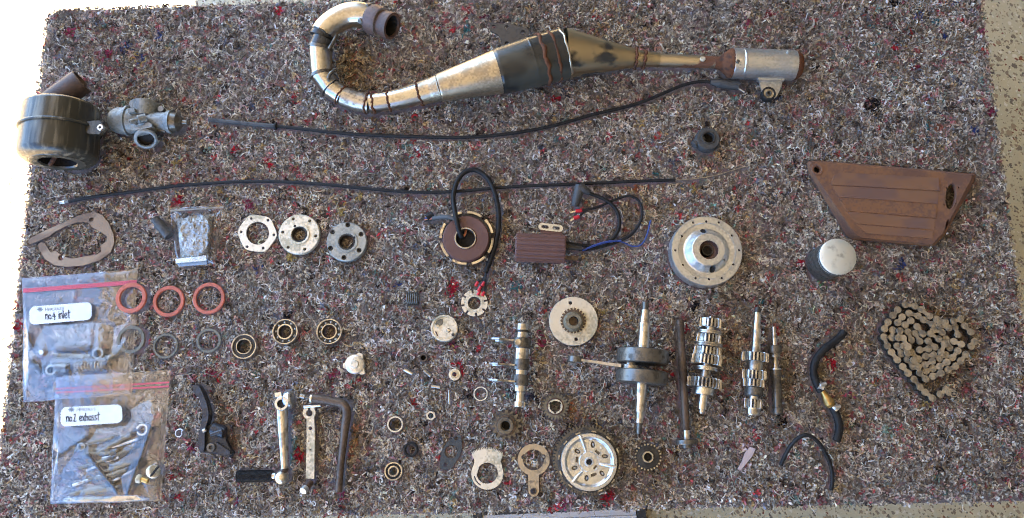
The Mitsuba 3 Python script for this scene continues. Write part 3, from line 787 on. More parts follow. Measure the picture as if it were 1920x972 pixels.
t = thing('slotted_washer', 'pale round washer with slots cut into its rim, touching the red crimps', 'washer')
add(t, 'disc', plate(circ(889.4, 568.5, 24.8, n=64), 1.2, 4.4, [circ(889.4, 568.5, 12)] + notch), 'alu_pale', False)
add(t, 'inner_step', ring(889.4, 568.5, 16.5, 12, 3, 5), 'alu_pale')
c = path([(762, 561, 12), (785, 560.5, 12)], 40)
s = S(770, 560, 12)
th = np.linspace(0, 2 * np.pi * 6.5, 220)
ax, u, w = frame(c[-1] - c[0])
hx = c[0] + ax * (np.linspace(0, 1, 220) * np.linalg.norm(c[-1] - c[0]))[:, None] + (np.cos(th)[:, None] * u + np.sin(th)[:, None] * w) * 11.5 * s
hx = np.vstack([P(749, 572, 4), P(757, 571.5, 3.5), hx[8:]])
solo('torsion_spring', 'small dark coiled torsion spring with one straight leg', 'spring', sweep(hx, 1.45 * s, 8), 'steel_dark', smooth=True)
t = thing('gear_flange', 'pale stained round flange with a small toothed hub and two holes, above the connecting rod', 'flange')
add(t, 'disc', bored(lathe(1075.4, 602.3, [(0, 1.5), (45.5, 1.5), (46, 2.5), (46, 5), (45.2, 6), (0, 5.4)], 6, False, 80), [puck(1069.6, 568.2, 3.5, 0, 20, at=6), puck(1080.2, 636.3, 3.5, 0, 20, at=6)]), 'alu_pale', 30)
add(t, 'hub_gear', plate(gearpts(1075, 601.5, 22, 24, 20.5), 5, 8), 'rust_steel', False)
add(t, 'hub_boss', lathe(1075.6, 602.3, [(19, 7.5), (19, 9.5), (15.5, 15), (14.8, 15.8), (9, 15.8), (8.5, 14)], 15.8, False), 'olive_steel', 30)
add(t, 'hub_bore', lathe(1075.6, 602.3, [(8.6, 15.5), (8.4, 3), (0, 3)], 15.8, False), 'void_shade')

# --- sealing rings
for (x, y, ro, ri), lab in zip(((245, 558.5, 29, 20.8), (315.5, 565, 29.5, 22.6), (391, 559.5, 30, 23.4)), ('red copper sealing ring lying half on the upper bag', 'red copper sealing ring in the middle of the row of three', 'red copper sealing ring at the right end of the row of three')):
    h_ = 8.5 if x < 300 else 1.2
    tilt = 0
    solo('copper_ring', lab, 'sealing ring', ring(x, y, ro, ri, h_, h_ + 3.4, 1), 'copper_fibre', 'red copper sealing rings')
for (x, y, ro, ri), lab in zip(((245, 636.5, 26, 20), (310, 649, 23.5, 19.4), (391, 639, 23, 18.4)), ('thin dark olive ring lying half on the upper bag', 'thin grey brown fibre ring in the middle of its row', 'thin grey brown fibre ring closest to the bearings')):
    h_ = 10.5 if x < 300 else 1.2
    solo('fibre_ring', lab, 'sealing ring', ring(x, y, ro, ri, h_, h_ + 2.4, .6), 'fibre_grey', 'thin fibre rings')

# --- open ball bearings
for (x, y, ro, balls, iw), lab in zip(((456.7, 649.7, 23.6, 0, 1.6), (534, 622, 24, 9, 2.6), (616.7, 621.7, 24, 11, 2.0)), ('ball bearing with a closed black face, lowest and leftmost of the three bearings', 'ball bearing with a thick bright inner ring, middle of the three bearings', 'ball bearing with clearly visible balls, right of the three bearings')):
    t = thing('ball_bearing', lab, 'bearing', 'large ball bearings')
    hh = 13.5
    add(t, 'outer_race', ring(x, y, ro, ro - 2.6, 1.5, hh, .6), 'steel_bright', 25)
    add(t, 'inner_race', lathe(x, y, [(14.8 - iw, 1.5), (14.9, 1.5), (14.9, hh - .5), (14.4, hh), (14.9 - iw, hh), (14.4 - iw, hh - .6)], hh), 'steel_bright', 25)
    add(t, 'cage', ring(x, y, ro - 2.5, 14.8, 2, hh - (2.5 if not balls else 4.5), .2), 'steel_black')
    s = S(x, y, hh)
    c = P(x, y, hh)
    for k in range(balls):
        a_ = k * 2 * np.pi / balls + .3
        b = trimesh.creation.icosphere(2, 2.7 * s)
        b.apply_translation([c[0] + 18.2 * s * math.cos(a_), c[1] + 18.2 * s * math.sin(a_), (hh - 4.6) / 1000])
        add(t, 'ball', b, 'steel_mid', True)
    add(t, 'bore_wall', lathe(x, y, [(14.6 - iw, hh - .7), (14.2 - iw, hh - 1), (14.2 - iw, 2)], hh, False), 'steel_dark')

# --- tabbed cover
o_ = circ(665, 683.5, 18.4, n=60)
pg = Polygon(o_).union(Polygon([(664, 668), (673, 661.5), (679, 664), (681, 678)])).union(Polygon([(650, 678), (643, 682), (643, 690), (651, 693)])).union(Polygon([(672, 699), (676, 703), (684, 701), (682, 690)]))
t = thing('tabbed_cap', 'pale round cap with three tabs and a round boss, right of the bearings', 'cap')
add(t, 'disc', plate(list(pg.exterior.coords)[:-1], 1.5, 9), 'alu_pale', False)
add(t, 'dome', lathe(665, 683.5, [(18, 8.5), (17, 11), (13, 12.5), (8, 12.8)], 12.5, False), 'alu_clean', 40)
add(t, 'boss', lathe(664.5, 683.5, [(8, 12.3), (7.5, 14), (6.6, 14.5), (0, 14.5)], 14, False), 'alu_pale', 30)

# --- small hardware in the middle
SM = lambda x, y: (690 + x / 3.471, 640 + y / 3.471)
t = thing('bush', 'tiny dark tubular bush above the small pins', 'bush')
add(t, 'sleeve', ring(*SM(360, 107), 7.8, 4.8, 1.5, 12), 'rust_steel')
add(t, 'bore', puck(*SM(360, 107), 4.8, 1.5, 3), 'void_shade')
solo('roller_pin', 'bright roller pin, leftmost of the three short pins', 'pin', cyl(SM(233, 183), SM(292, 214), 3.5, 4.2), 'steel_bright', 'loose roller pins')
solo('roller_pin', 'dull roller pin just below the tiny bush, middle of the three short pins', 'pin', cyl(SM(362, 190), SM(411, 228), 3.5, 4.2), 'steel_mid', 'loose roller pins')
solo('roller_pin', 'dull roller pin sunk into the felt, lowest of the three short pins', 'pin', cyl(SM(410, 292), SM(472, 301), 3.3, 1.8), 'steel_mid', 'loose roller pins')
solo('dowel_pin', 'long thin bright dowel pin lying vertically below the flanged nut', 'pin', cyl(SM(527, 318), SM(530, 412), 2.2, 3), 'steel_bright')
t = thing('flanged_nut', 'small pale flanged nut with a wide collar, right of the short pins', 'nut')
add(t, 'collar', plate(circ(*SM(563, 217), 11.2, n=14), 1.5, 5, [circ(*SM(563, 217), 5)]), 'alu_pale', False)
add(t, 'hub', ring(*SM(562, 216), 7, 4, 4, 8), 'steel_bright')
solo('thin_ring', 'thin pale steel ring left of the selector shaft', 'ring', ring(*SM(733, 343), 13.5, 11.3, 1.5, 3.2, .3), 'alu_pale')
t = thing('hex_nut', 'small bright hexagonal nut with a dark bore', 'nut')
add(t, 'body', plate(circ(*SM(408, 485), 9.4, n=6, rot=.3), 1.5, 9, [circ(*SM(408, 485), 5.2)]), 'alu_clean', False)
add(t, 'bore', ring(*SM(408, 485), 5.3, 4.4, 1.5, 8), 'void_shade')
solo('brass_stub', 'tiny worn brown stub left of the thin pins', 'stub', cyl(SM(226, 350), SM(252, 330), 4, 4), 'rust_steel')
t = thing('spacer_ring', 'bright spacer ring above the black seal', 'ring')
add(t, 'sleeve', ring(*SM(176, 541), 15.2, 12, 1.5, 13, .5), 'alu_clean')
add(t, 'liner', ring(*SM(176, 541), 12.1, 11.2, 1.5, 11.5, .2), 'rust_steel')
t = thing('oil_seal', 'small black rubber oil seal between the spacer ring and small bearing', 'seal')
add(t, 'body', ring(*SM(277, 706), 13.8, 9.5, 1.5, 9, 1), 'rubber_black')
add(t, 'spring_lip', ring(*SM(277, 706), 11, 8.6, 3, 7.6, .6), 'steel_dark')
t = thing('sealed_bearing', 'small bearing with a dark shield, below the black seal', 'bearing')
x, y = SM(164, 847)
add(t, 'outer_race', ring(x, y, 17, 14.2, 1.5, 11), 'steel_bright', 25)
add(t, 'shield', ring(x, y, 14.3, 10.4, 2, 9.6, .2), 'rubber_black')
add(t, 'inner_race', ring(x, y, 10.4, 7.2, 1.5, 11), 'steel_bright', 25)
add(t, 'bore', ring(x, y, 7.2, 6.8, 1.5, 9), 'steel_dark')
o_ = [SM(*q) for q in ((520, 652), (588, 606), (605, 615), (612, 690), (600, 742), (545, 828), (508, 838), (468, 830), (466, 800), (474, 728), (492, 690))]
solo('flange_gasket', 'dark diamond shaped gasket with a round centre hole', 'gasket', plate(o_, 1.2, 2.6, [circ(*SM(541, 720), 12.6), circ(*SM(573, 633), 3.8), circ(*SM(503, 805), 3.8)]), 'gasket_dark', smooth=False)
solo('wire_clip', 'tiny pale wire ring with a tail, right of the lower bag', 'clip', tube([(342, 806, 3), (337, 805, 3), (331, 808, 3), (329, 814, 3), (333, 819, 3), (339, 818, 3), (341, 811, 3), (343, 806, 4)], 1.1, 6, 6), 'alu_clean', smooth=True)

# --- brake lever
LV = lambda x, y: (340 + x / 3.738, 690 + y / 3.738)
t = thing('brake_lever', 'black hand lever with its perch, to the right of the lower bag', 'lever')
bl = [LV(*q) for q in ((80, 132), (95, 119), (120, 122), (140, 150), (165, 205), (188, 270), (196, 330), (186, 385), (170, 430), (166, 500), (160, 585), (128, 588), (120, 540), (118, 480), (134, 410), (148, 340), (142, 270), (120, 205), (92, 180))]
add(t, 'blade', plate(smoothpts(bl, 3), 4, 16), 'lever_black', False)
add(t, 'blade_bevel', plate([((x - 380) * .9 + 379.5, (y - 785) * .96 + 785) for x, y in smoothpts(bl, 3)], 15, 18.5), 'lever_black', False)
pb = [LV(*q) for q in ((160, 440), (200, 400), (270, 398), (300, 425), (312, 510), (352, 588), (345, 612), (320, 630), (290, 618), (230, 600), (165, 590), (150, 520))]
add(t, 'perch', plate(smoothpts(pb, 3), 2, 12), 'lever_black', False)
add(t, 'perch_rib', plate([LV(*q) for q in ((215, 525), (240, 520), (340, 585), (340, 605), (300, 612), (220, 590))], 12, 17), 'lever_black', False)
add(t, 'clamp_half', cyl(LV(215, 425), LV(305, 455), 11, 14), 'lever_black')
add(t, 'clamp_ridge', cyl(LV(205, 470), LV(290, 440), 4, 25), 'lever_black')
add(t, 'pivot_boss', ring(*LV(205, 558), 8, 3.4, 12, 20), 'steel_dark')
add(t, 'pivot_screw', puck(*LV(205, 558), 3.4, 12, 18), 'steel_black')
add(t, 'adjuster_bolt', cyl(LV(150, 445), LV(175, 432), 4, 19), 'steel_mid')
add(t, 'cable_stop', cyl(LV(325, 600), LV(372, 590), 4, 8), 'rubber_black')

# --- kick lever
t = thing('kick_lever', 'bright steel kick lever with a ribbed black rubber pedal', 'lever')
A, B = LV(703, 250), LV(724, 700)
add(t, 'arm', rod(A, B, [(6, 9), (16, 11), (34, 10.6), (60, 9.4), (90, 8), (112, 7.2), (120, 6.8)], 17, caps=True), 'steel_bright', 40)
add(t, 'collar_ring', rod(LV(725, 225), LV(775, 218), [(0, 15), (4, 17), (11, 17.5), (14, 16)], 15), 'alu_clean', 30)
add(t, 'clamp_head', bored(lathe(*LV(700, 250), [(0, 6), (13, 6), (13.4, 9), (13.4, 27), (12.4, 28), (0, 28)], 28, False), [puck(*LV(700, 252), 8, 0, 60, at=28), boxp(LV(712, 150), LV(707, 240), 2.0, 2, 60, at=28), boxp(LV(700, 250), LV(695, 330), 1.6, 2, 60, at=28)]), 'alu_clean', 30)
add(t, 'bore', puck(*LV(700, 252), 7.9, 7, 24, at=28), 'void_shade')
add(t, 'clamp_ear', boxp(LV(655, 190), LV(700, 183), 8, 12, 26), 'alu_clean', False)
add(t, 'pinch_bolt', cyl(LV(645, 205), LV(770, 195), 3.4, 20), 'steel_dark')
add(t, 'knuckle_neck', rod(LV(724, 692), LV(706, 765), [(0, 7), (4, 8.5), (8, 7), (16, 8)], 14), 'rust_steel', 30)
b = trimesh.creation.icosphere(3, 14 * S(528, 894, 12))
b.apply_translation(P(*LV(704, 766), 12))
add(t, 'ball_knuckle', b, 'steel_bright', True)
A, B = LV(645, 755), LV(388, 762)
add(t, 'pedal_spindle', cyl(LV(690, 762), LV(630, 755), 6, 12), 'steel_bright')
add(t, 'pedal_rubber', rod(A, B, [(0, 8), (2, 9.5)] + [(2 + k * 2.1 + d_, 9.2 + (1.3 if d_ in (.5, 1.4) else 0) + k * .03) for k in range(30) for d_ in (0, .5, 1.4, 1.9)] + [(66.5, 11), (68, 10), (69, 7)], 10, seg=28), 'rubber_black', 20)

# --- flat pale lever
t = thing('shift_lever', 'narrow pale flat lever with a ring head, between the kick lever and the bent rod', 'lever')
hd = Polygon(circ(*LV(895, 315), 12)).union(Polygon([LV(*q) for q in ((878, 340), (930, 340), (936, 480), (930, 780), (872, 775), (878, 480))])).union(Polygon([LV(*q) for q in ((858, 268), (930, 262), (934, 300), (860, 300))]))
add(t, 'bar', plate(list(hd.exterior.coords)[:-1], 5, 10, [circ(*LV(896, 318), 6.3), [LV(888, 250), LV(903, 250), LV(903, 300), LV(888, 300)], circ(*LV(904, 424), 3.6), circ(*LV(893, 515), 1.3), circ(*LV(904, 574), 1.8)]), 'alu_pale', False)
add(t, 'pinch_bolt', cyl(LV(855, 275), LV(978, 263), 3, 9), 'alu_clean')
add(t, 'peg', cyl(LV(905, 798), LV(868, 845), 7.6, 8, 16), 'rubber_brown')
add(t, 'peg_end', cyl(LV(872, 840), LV(852, 866), 7.2, 15.5, 21), 'alu_clean')
# --- bent rod lever
t = thing('bent_lever', 'dull brown L-shaped rod lever with a bolt in its upper end', 'lever')
add(t, 'rod', tube([(*LV(905, 213), 12), (*LV(990, 222), 12), (*LV(1080, 240), 12), (*LV(1135, 258), 12), (*LV(1158, 300), 12), (*LV(1152, 380), 11), (*LV(1140, 480), 10), (*LV(1126, 600), 9), (*LV(1112, 740), 9), (*LV(1102, 870), 8)], [8, 8, 8, 8.6, 8.4, 7.4, 7, 6.6, 6.6, 6.8]), 'rust_steel', 50)
add(t, 'end_collar', rod(LV(905, 213), LV(925, 216), [(0, 8.2), (3, 8.6), (4, 8.2)], 12), 'steel_bright')
add(t, 'bolt_shank', cyl(LV(860, 205), LV(908, 213), 2.6, 12), 'steel_dark')
add(t, 'bolt_head', cyl(LV(832, 196), LV(868, 204), 5, 12), 'steel_mid')

# --- selector shaft with forks
SX = lambda x, y: (900 + x / 3.471, 560 + y / 3.471)
t = thing('selector_shaft', 'shift drum shaft with three selector forks pointing left, below the slotted washer', 'shaft')
A, B = SX(277, 165), SX(257, 700)
HS = 22
add(t, 'shaft', rod(A, B, [(0, 10.5), (1, 11.8), (12.5, 11.8), (13, 9.5), (16, 9.5), (16.5, 11), (26, 11), (26.5, 13), (66, 14), (88, 11.5), (116, 12), (126, 11.5), (127, 8.2), (145, 8.2)], HS), 'steel_bright', 25)
add(t, 'drum_groove', rod(A, B, [(12, 12.2), (12.5, 12.6), (15.5, 12.6), (16, 12.2)], HS, caps=False), 'steel_black', 25)
for t0, t1, r_ in ((27, 46.5, 16.5), (66.5, 87, 15.5), (95.5, 116, 15)):
    add(t, 'fork_hub', rod(A, B, [(t0, r_ - 1), (t0 + 1, r_), (t0 + (t1 - t0) * .5, r_ + .4), (t1 - 1, r_), (t1, r_ - 1)], HS), 'steel_dark', 25)
add(t, 'spline', gear_on(A, B, 145, 155, 13, 10.4, 8, HS), 'steel_bright', False)
for (xa, ya), (xb, yb) in (((88, 268), (232, 278)), ((72, 428), (232, 436)), ((68, 531), (232, 543))):
    a, b = SX(xa, ya), SX(xb, yb)
    pa, pb = P(*a, 18), P(*b, 22)
    ax = pb - pa
    L_ = np.linalg.norm(ax)
    ax /= L_
    n_ = np.cross(ax, V(0, 0, 1))
    n_ /= np.linalg.norm(n_)
    th_ = np.linspace(-2.2, 2.2, 22)
    rm = .024
    cen = np.array([.0, 0])
    prof = [(L_ * .52 - rm * 1.0 * math.cos(x_), rm * .8 * math.sin(x_)) for x_ in np.linspace(-1.15, 1.15, 18)]
    pr2 = [(L_ * .52 - rm * .62 * math.cos(x_), rm * .55 * math.sin(x_)) for x_ in np.linspace(1.15, -1.15, 18)]
    arm = Polygon([(L_ * .1, -.006), (L_ * 1.0, -.011), (L_ * 1.0, .011), (L_ * .1, .006)])
    # the fork is a flat C seen edge-on: its tines open away from the shaft
    cpoly = Polygon([(0, .016), (L_ * .35, .02), (L_ * .75, .013), (L_, .012), (L_, -.012), (L_ * .75, -.013), (L_ * .35, -.017), (0, -.014), (L_ * .18, -.011), (L_ * .42, -.004), (L_ * .42, .004), (L_ * .18, .012)])
    m = trimesh.creation.extrude_polygon(cpoly, .0022, engine='earcut')
    M = np.eye(4)
    M[:3, 0], M[:3, 1], M[:3, 2], M[:3, 3] = ax, np.cross(n_, ax), n_, pa - n_ * .0011
    M[:3, 3] += V(0, 0, .001)
    m.apply_transform(M)
    add(t, 'fork', m, 'steel_mid', False)
add(t, 'guide_pin', puck(*SX(247, 283), 6.6, 34, 43, 1), 'steel_bright')

# --- loose gears
t = thing('loose_gear', 'grey gear with a keyed bright hub, right of the selector shaft', 'gear')
x, y = SX(490, 703)
hol = Polygon(circ(x, y, 10.5))
for a_ in (1.6, -.6, 3.7):
    hol = hol.union(Polygon(circ(x + 10 * math.cos(a_), y + 10 * math.sin(a_), 3)))
hl = list(hol.exterior.coords)[:-1]
add(t, 'toothed_rim', plate(gearpts(x, y, 24, 25.4, 20.6, 0, .26), 1.5, 10, [hl]), 'olive_steel', False)
add(t, 'hub_ring', plate(circ(x, y, 13.8), 6, 12.5, [hl]), 'alu_pale', False)
add(t, 'groove', ring(x, y, 16.4, 13.6, 6, 10.5), 'rust_dark')
t = thing('drive_sprocket', 'dark brown sprocket with a raised round hub, left of the keyed gear', 'sprocket')
x, y = SX(172, 822)
add(t, 'toothed_disc', plate(gearpts(x, y, 15, 28, 22.5, .1, .2), 1.5, 7, [circ(x, y, 9)]), 'steel_dark', False)
add(t, 'step', ring(x - .5, y + 1, 19.5, 9, 6.5, 10), 'rust_steel')
add(t, 'hub', ring(x - 2, y + 2, 15.6, 8.6, 6.5, 17, .8), 'steel_dark')
add(t, 'bore', puck(x - 1.4, y + 1.4, 8.6, 2, 4), 'void_shade')
t = thing('small_gear', 'small dark gear with bright tooth tips and a round hub, right of the clutch', 'gear')
GX = lambda x, y: (860 + x / 4.8, 780 + y / 4.8)
x, y = GX(1705, 372)
add(t, 'toothed_rim', plate(gearpts(x, y, 24, 26, 21.5), 2, 8, [circ(x, y, 8)]), 'steel_dark', False)
for k in range(24):
    a_ = k * 2 * np.pi / 24
    add(t, 'tooth', boxp((x + 22.6 * math.cos(a_), y + 22.6 * math.sin(a_)), (x + 25.4 * math.cos(a_), y + 25.4 * math.sin(a_)), 2.7, 7.5, 10), 'steel_bright', False)
add(t, 'face', ring(x, y, 21.2, 9, 7, 11.5), 'steel_black')
add(t, 'hub', ring(x - .2, y - .2, 10.6, 7.4, 8, 16), 'steel_bright')
add(t, 'bore', puck(x, y, 7.6, 3, 5), 'void_shade')
# toothed quadrant ring
x, y = 913.7, 888.5
o_ = []
for k in range(20):
    for d_, r_ in ((-.5, 46.2), (-.2, 46.2), (0, 50), (.25, 50)):
        a_ = math.radians(-90 - 38 + (k + .5 + d_) * 76 / 20)
        o_.append((x - .5 + r_ * math.cos(a_), y + r_ * math.sin(a_)))
o_ += [(941.8, 857), (938.5, 865), (941.5, 874)] + [(x + 30 * math.cos(a_), y + 30 * math.sin(a_)) for a_ in np.linspace(-.40, math.pi + .40, 30)] + [(889.5, 868), (889, 862), (884.5, 853)]
inn = Polygon(circ(x, y - .5, 20, n=60))
for k in range(14):
    a_ = math.radians(25 + k * 9 + (70 if k > 9 else 0))
    inn = inn.difference(Polygon(circ(x + 20 * math.cos(a_), y + 20 * math.sin(a_), 1.6, n=8)))
sl_ = [(x + r_ * math.cos(a_), y + r_ * math.sin(a_)) for r_, aa in ((26, np.linspace(2.1, 2.95, 10)), (23.6, np.linspace(2.95, 2.1, 10))) for a_ in aa]
solo('toothed_quadrant', 'pale ring plate with a toothed fan along its top edge', 'plate', plate(o_, 1.5, 4.4, [list(inn.exterior.coords)[:-1], sl_]), 'alu_pale', smooth=False)
x, y = 1000.6, 862.3
po = Polygon(circ(x, y, 30, n=60)).union(Polygon([(990.4, 885), (1010.6, 885), (1010.6, 922), (1006, 931), (998, 932), (992, 926), (990.4, 920)]))
inn = Polygon(circ(x - .3, y + .5, 19.5, n=60)).union(Polygon(circ(982.5, 857, 5))).union(Polygon(circ(1018, 857, 5)))
t = thing('ring_arm', 'flat brushed ring plate with a short arm and a hole at its lower end', 'plate')
add(t, 'plate', plate(list(po.exterior.coords)[:-1], 1.5, 4.6, [list(inn.exterior.coords)[:-1], circ(1000, 921.7, 4.6)]), 'chain_steel', False)
add(t, 'eyelet', ring(1000, 921.7, 6.2, 4.4, 3, 6), 'rust_steel')

# --- clutch basket
t = thing('clutch', 'large pale pressed clutch plate on a dark toothed basket, bottom centre', 'clutch')
C = (1104.8, 866.5)
KX = lambda x, y: (1040 + x / 7.48, 800 + y / 7.48)
HT = 36
cb = P(1104.0, 864.5, HT)
s = S(*C, HT)
n_ = 62
g0 = np.array(gearpts(0, 0, n_, 66, 61.5)) * s
vs = []
for hh, da in ((2, 0), (9, .03), (16, .06), (16, .06)):
    c_, s_ = math.cos(da), math.sin(da)
    vs.append(np.column_stack([cb[0] + g0[:, 0] * c_ - g0[:, 1] * s_, cb[1] + g0[:, 0] * s_ + g0[:, 1] * c_, np.full(len(g0), hh / 1000)]))
K = len(g0)
i = np.arange(K)
j = (i + 1) % K
f = []
for r_ in range(2):
    f += [np.stack([r_ * K + i, r_ * K + j, (r_ + 1) * K + j], 1), np.stack([r_ * K + i, (r_ + 1) * K + j, (r_ + 1) * K + i], 1)]
f.append(np.stack([3 * K + i, 3 * K + j, np.full(K, 4 * K)], 1))
add(t, 'ring_gear', clean(np.vstack(vs + [[[cb[0], cb[1], .016]]]), np.concatenate(f)), 'steel_dark', False)
add(t, 'basket_wall', lathe(1104.4, 865.5, [(57, 13), (57.5, 30), (55, 30.5), (50, 30.5)], HT, False, 72), 'steel_black', 30)
for k in range(12):
    a_ = k * math.pi / 6 + .15
    add(t, 'basket_finger', boxp((C[0] + 57.6 * math.cos(a_ - .08), C[1] + 57.6 * math.sin(a_ - .08)), (C[0] + 57.6 * math.cos(a_ + .08), C[1] + 57.6 * math.sin(a_ + .08)), 2.6, 24, 32.5), 'steel_mid', False)
disc = lathe(*C, [(0, 30), (52.5, 30), (53, 31), (53, 35), (52, 36.5), (46, 37), (44, 36), (42.5, 33.4), (41, 32.8), (19, 33.4), (18, 34), (0, 34)], HT, False, 96)
cut = [puck(*KX(487, 498), 5.2, 20, 60, at=35)]
for (xa, ya), (xb, yb), w_ in (((570, 335), (632, 388), 5), ((312, 425), (308, 505), 4.6), ((545, 595), (588, 545), 3.6), ((508, 690), (588, 665), 5.4)):
    cut.append(boxp(KX(xa, ya), KX(xb, yb), w_, 20, 60, at=33))
seats = [(535, 255, 1.45), (705, 418, .12), (665, 658, .9), (447, 725, 1.6), (280, 580, -.25), (320, 348, .55)]
for x, y, a_ in seats:
    cut.append(plate(circ(*KX(x, y), 6.0, 4.0, a_), 20, 60, at=33))
add(t, 'pressure_plate', bored(disc, cut), 'alu_clean', 28)
for x, y, a_ in seats:
    rg = Polygon(circ(*KX(x, y), 9.2, 6.2, a_)).difference(Polygon(circ(*KX(x, y), 7.2, 4.8, a_)))
    add(t, 'spring_seat', extrude(Polygon(wp(list(rg.exterior.coords), 34), [wp(list(rg.interiors[0].coords), 34)]), .0326, .0346), 'alu_clean', False)
    add(t, 'spring_end', cyl((KX(x, y)[0] - 3.4 * math.cos(a_), KX(x, y)[1] - 3.4 * math.sin(a_)), (KX(x, y)[0] + 3.4 * math.cos(a_), KX(x, y)[1] + 3.4 * math.sin(a_)), 2.2, 31.5), 'steel_mid')
for pts in (((352, 115), (395, 210), (440, 360)), ((860, 562), (740, 545), (630, 522)), ((255, 785), (310, 715), (392, 630))):
    a, b, c = [KX(*q) for q in pts]
    add(t, 'pressed_rib', tube([(*a, 36), (*b, 35), (*c, 33.2)], [3.2, 3.4, 2.2], 6, 10), 'alu_clean', 50)
add(t, 'basket_floor', puck(1104.4, 865.5, 50, 14, 29), 'steel_dark')
add(t, 'hub_collar', ring(*KX(487, 498), 8.6, 5.2, 32, 36.5, 1), 'alu_clean')
add(t, 'hub_bore', puck(*KX(487, 498), 5.1, 20, 31, at=35), 'void_shade')
add(t, 'rivet', puck(*KX(657, 292), 2.6, 32, 34.2), 'alu_pale')

# --- crankshaft
KR = lambda x, y: (1060 + x / 3.24, 550 + y / 3.24)
t = thing('crankshaft', 'crankshaft with two thick dark flywheel discs and its connecting rod pointing left', 'crankshaft')
A, B = KR(487, 55), KR(447, 852)
HK = 36
add(t, 'upper_shaft', rod(A, B, [(0, 5.2), (1, 6.2), (16, 6.4), (16.5, 7.4), (38, 9.4), (39, 10.4), (41, 10.8), (95, 11)], HK), 'steel_bright', 25)
add(t, 'upper_thread', rod(A, B, [(-.5, 5.4), (.5, 6.6)] + [(1 + k * 1.3 + d_, 6.7 - d_ * .5) for k in range(11) for d_ in (0, .65)] + [(16, 6)], HK), 'steel_dark', 25)
add(t, 'lower_shaft', rod(A, B, [(150, 11.5), (152, 10.4), (178, 10.2), (179, 9.6), (206, 8.6), (207, 7.8), (226, 7), (227, 5)], HK), 'steel_bright', 25)
add(t, 'lower_thread', rod(A, B, [(226, 5.4)] + [(227 + k * 1.4 + d_, 5.7 - d_ * .5) for k in range(13) for d_ in (0, .7)] + [(246, 4.6)], HK), 'steel_dark', 25)
for t0, t1 in ((90, 117), (129, 154)):
    add(t, 'crank_web', rod(A, B, [(t0, 12), (t0, 44.5), (t0 + 1.6, 47.5), (t0 + 3, 48), (t1 - 3, 48), (t1 - 1.6, 47.5), (t1, 44.5), (t1, 12)], HK, seg=80), 'steel_dark', 28)
pw = KR(395, 452)
s = S(*pw, HK)
axk = (P(*B, HK) - P(*A, HK))
axk /= np.linalg.norm(axk)
c_ = P(*pw, 42)
add(t, 'crank_pin', rev([(0, -16 * s), (9 * s, -16 * s), (9 * s, 16 * s), (0, 16 * s)], c_, axk, 28), 'steel_mid')
add(t, 'rod_big_end', rev([(9.2 * s, -5 * s), (15 * s, -5 * s), (16 * s, -4 * s), (16 * s, 4 * s), (15 * s, 5 * s), (9.2 * s, 5 * s)], c_, axk, 40, True), 'steel_mid', 28)
e_ = P(*KR(62, 402), 30)
ar = e_ - c_
Lr = np.linalg.norm(ar)
ar /= Lr
up_ = np.cross(axk, ar)
vs = []
for tt, hw, th_ in ((.012, .0095, .0022), (Lr * .5, .0070, .0018), (Lr - .008, .0058, .0016)):
    for a_, b_ in ((-1, -1), (1, -1), (1, 1), (-1, 1)):
        vs.append(c_ + ar * tt + up_ * hw * a_ + axk * th_ * b_)
f = []
for r_ in range(2):
    for k in range(4):
        l = (k + 1) % 4
        f += [[r_ * 4 + k, r_ * 4 + l, r_ * 4 + 4 + l], [r_ * 4 + k, r_ * 4 + 4 + l, r_ * 4 + 4 + k]]
f += [[0, 2, 1], [0, 3, 2], [8, 9, 10], [8, 10, 11]]
add(t, 'rod_shank', clean(vs, f), 'chain_steel', False)
add(t, 'rod_small_end', rev([(.0062, -5.5 * s), (.0098, -5.5 * s), (.0102, -5 * s), (.0102, 5 * s), (.0098, 5.5 * s), (.0062, 5.5 * s)], e_, axk, 36, True), 'steel_dark', 28)

# --- long bolt
GS = lambda x, y: (1260 + x / 3.24, 560 + y / 3.24)
t = thing('long_bolt', 'long rusty brown axle bolt with a round flanged head, right of the crankshaft', 'bolt')
A, B = GS(48, 128), GS(90, 885)
add(t, 'shank', rod(A, B, [(0, 6), (1, 7.6), (10, 7.6), (11, 7), (60, 7), (61, 7.8), (100, 7.8), (101, 7.2), (150, 7.2), (206, 7)], 15), 'rust_steel', 30)
add(t, 'bright_neck', rod(A, B, [(205.5, 5.8), (224, 6)], 15), 'steel_bright')
add(t, 'head_flange', rod(A, B, [(222, 18), (223, 20.4), (230, 20.8), (232, 19.5), (232.5, 10)], 16), 'steel_dark', 28)
add(t, 'head_hub', rod(A, B, [(232, 10), (238, 9.5), (239, 6)], 15), 'steel_dark', 28)

# --- gear shafts
def shaft_thing(name, label, A, B, h, pieces):
    t = thing(name, label, 'gear shaft')
    for p in pieces:
        if p[0] == 'gear':
            _, t0, t1, n, ro, m = p
            add(t, 'gear', gear_on(A, B, t0, t1, n, ro, ro - 3.6, h, .1 + t0), m, False)
            add(t, 'gear_root_shade', rod(A, B, [(t0 + .3, ro - 3.1), (t1 - .3, ro - 3.1)], h), 'void_shade')  # near-black core in the valleys paints the shade between teeth
        else:
            nm, prof, m = p
            add(t, nm, rod(A, B, prof, h), m, 25)
    return t


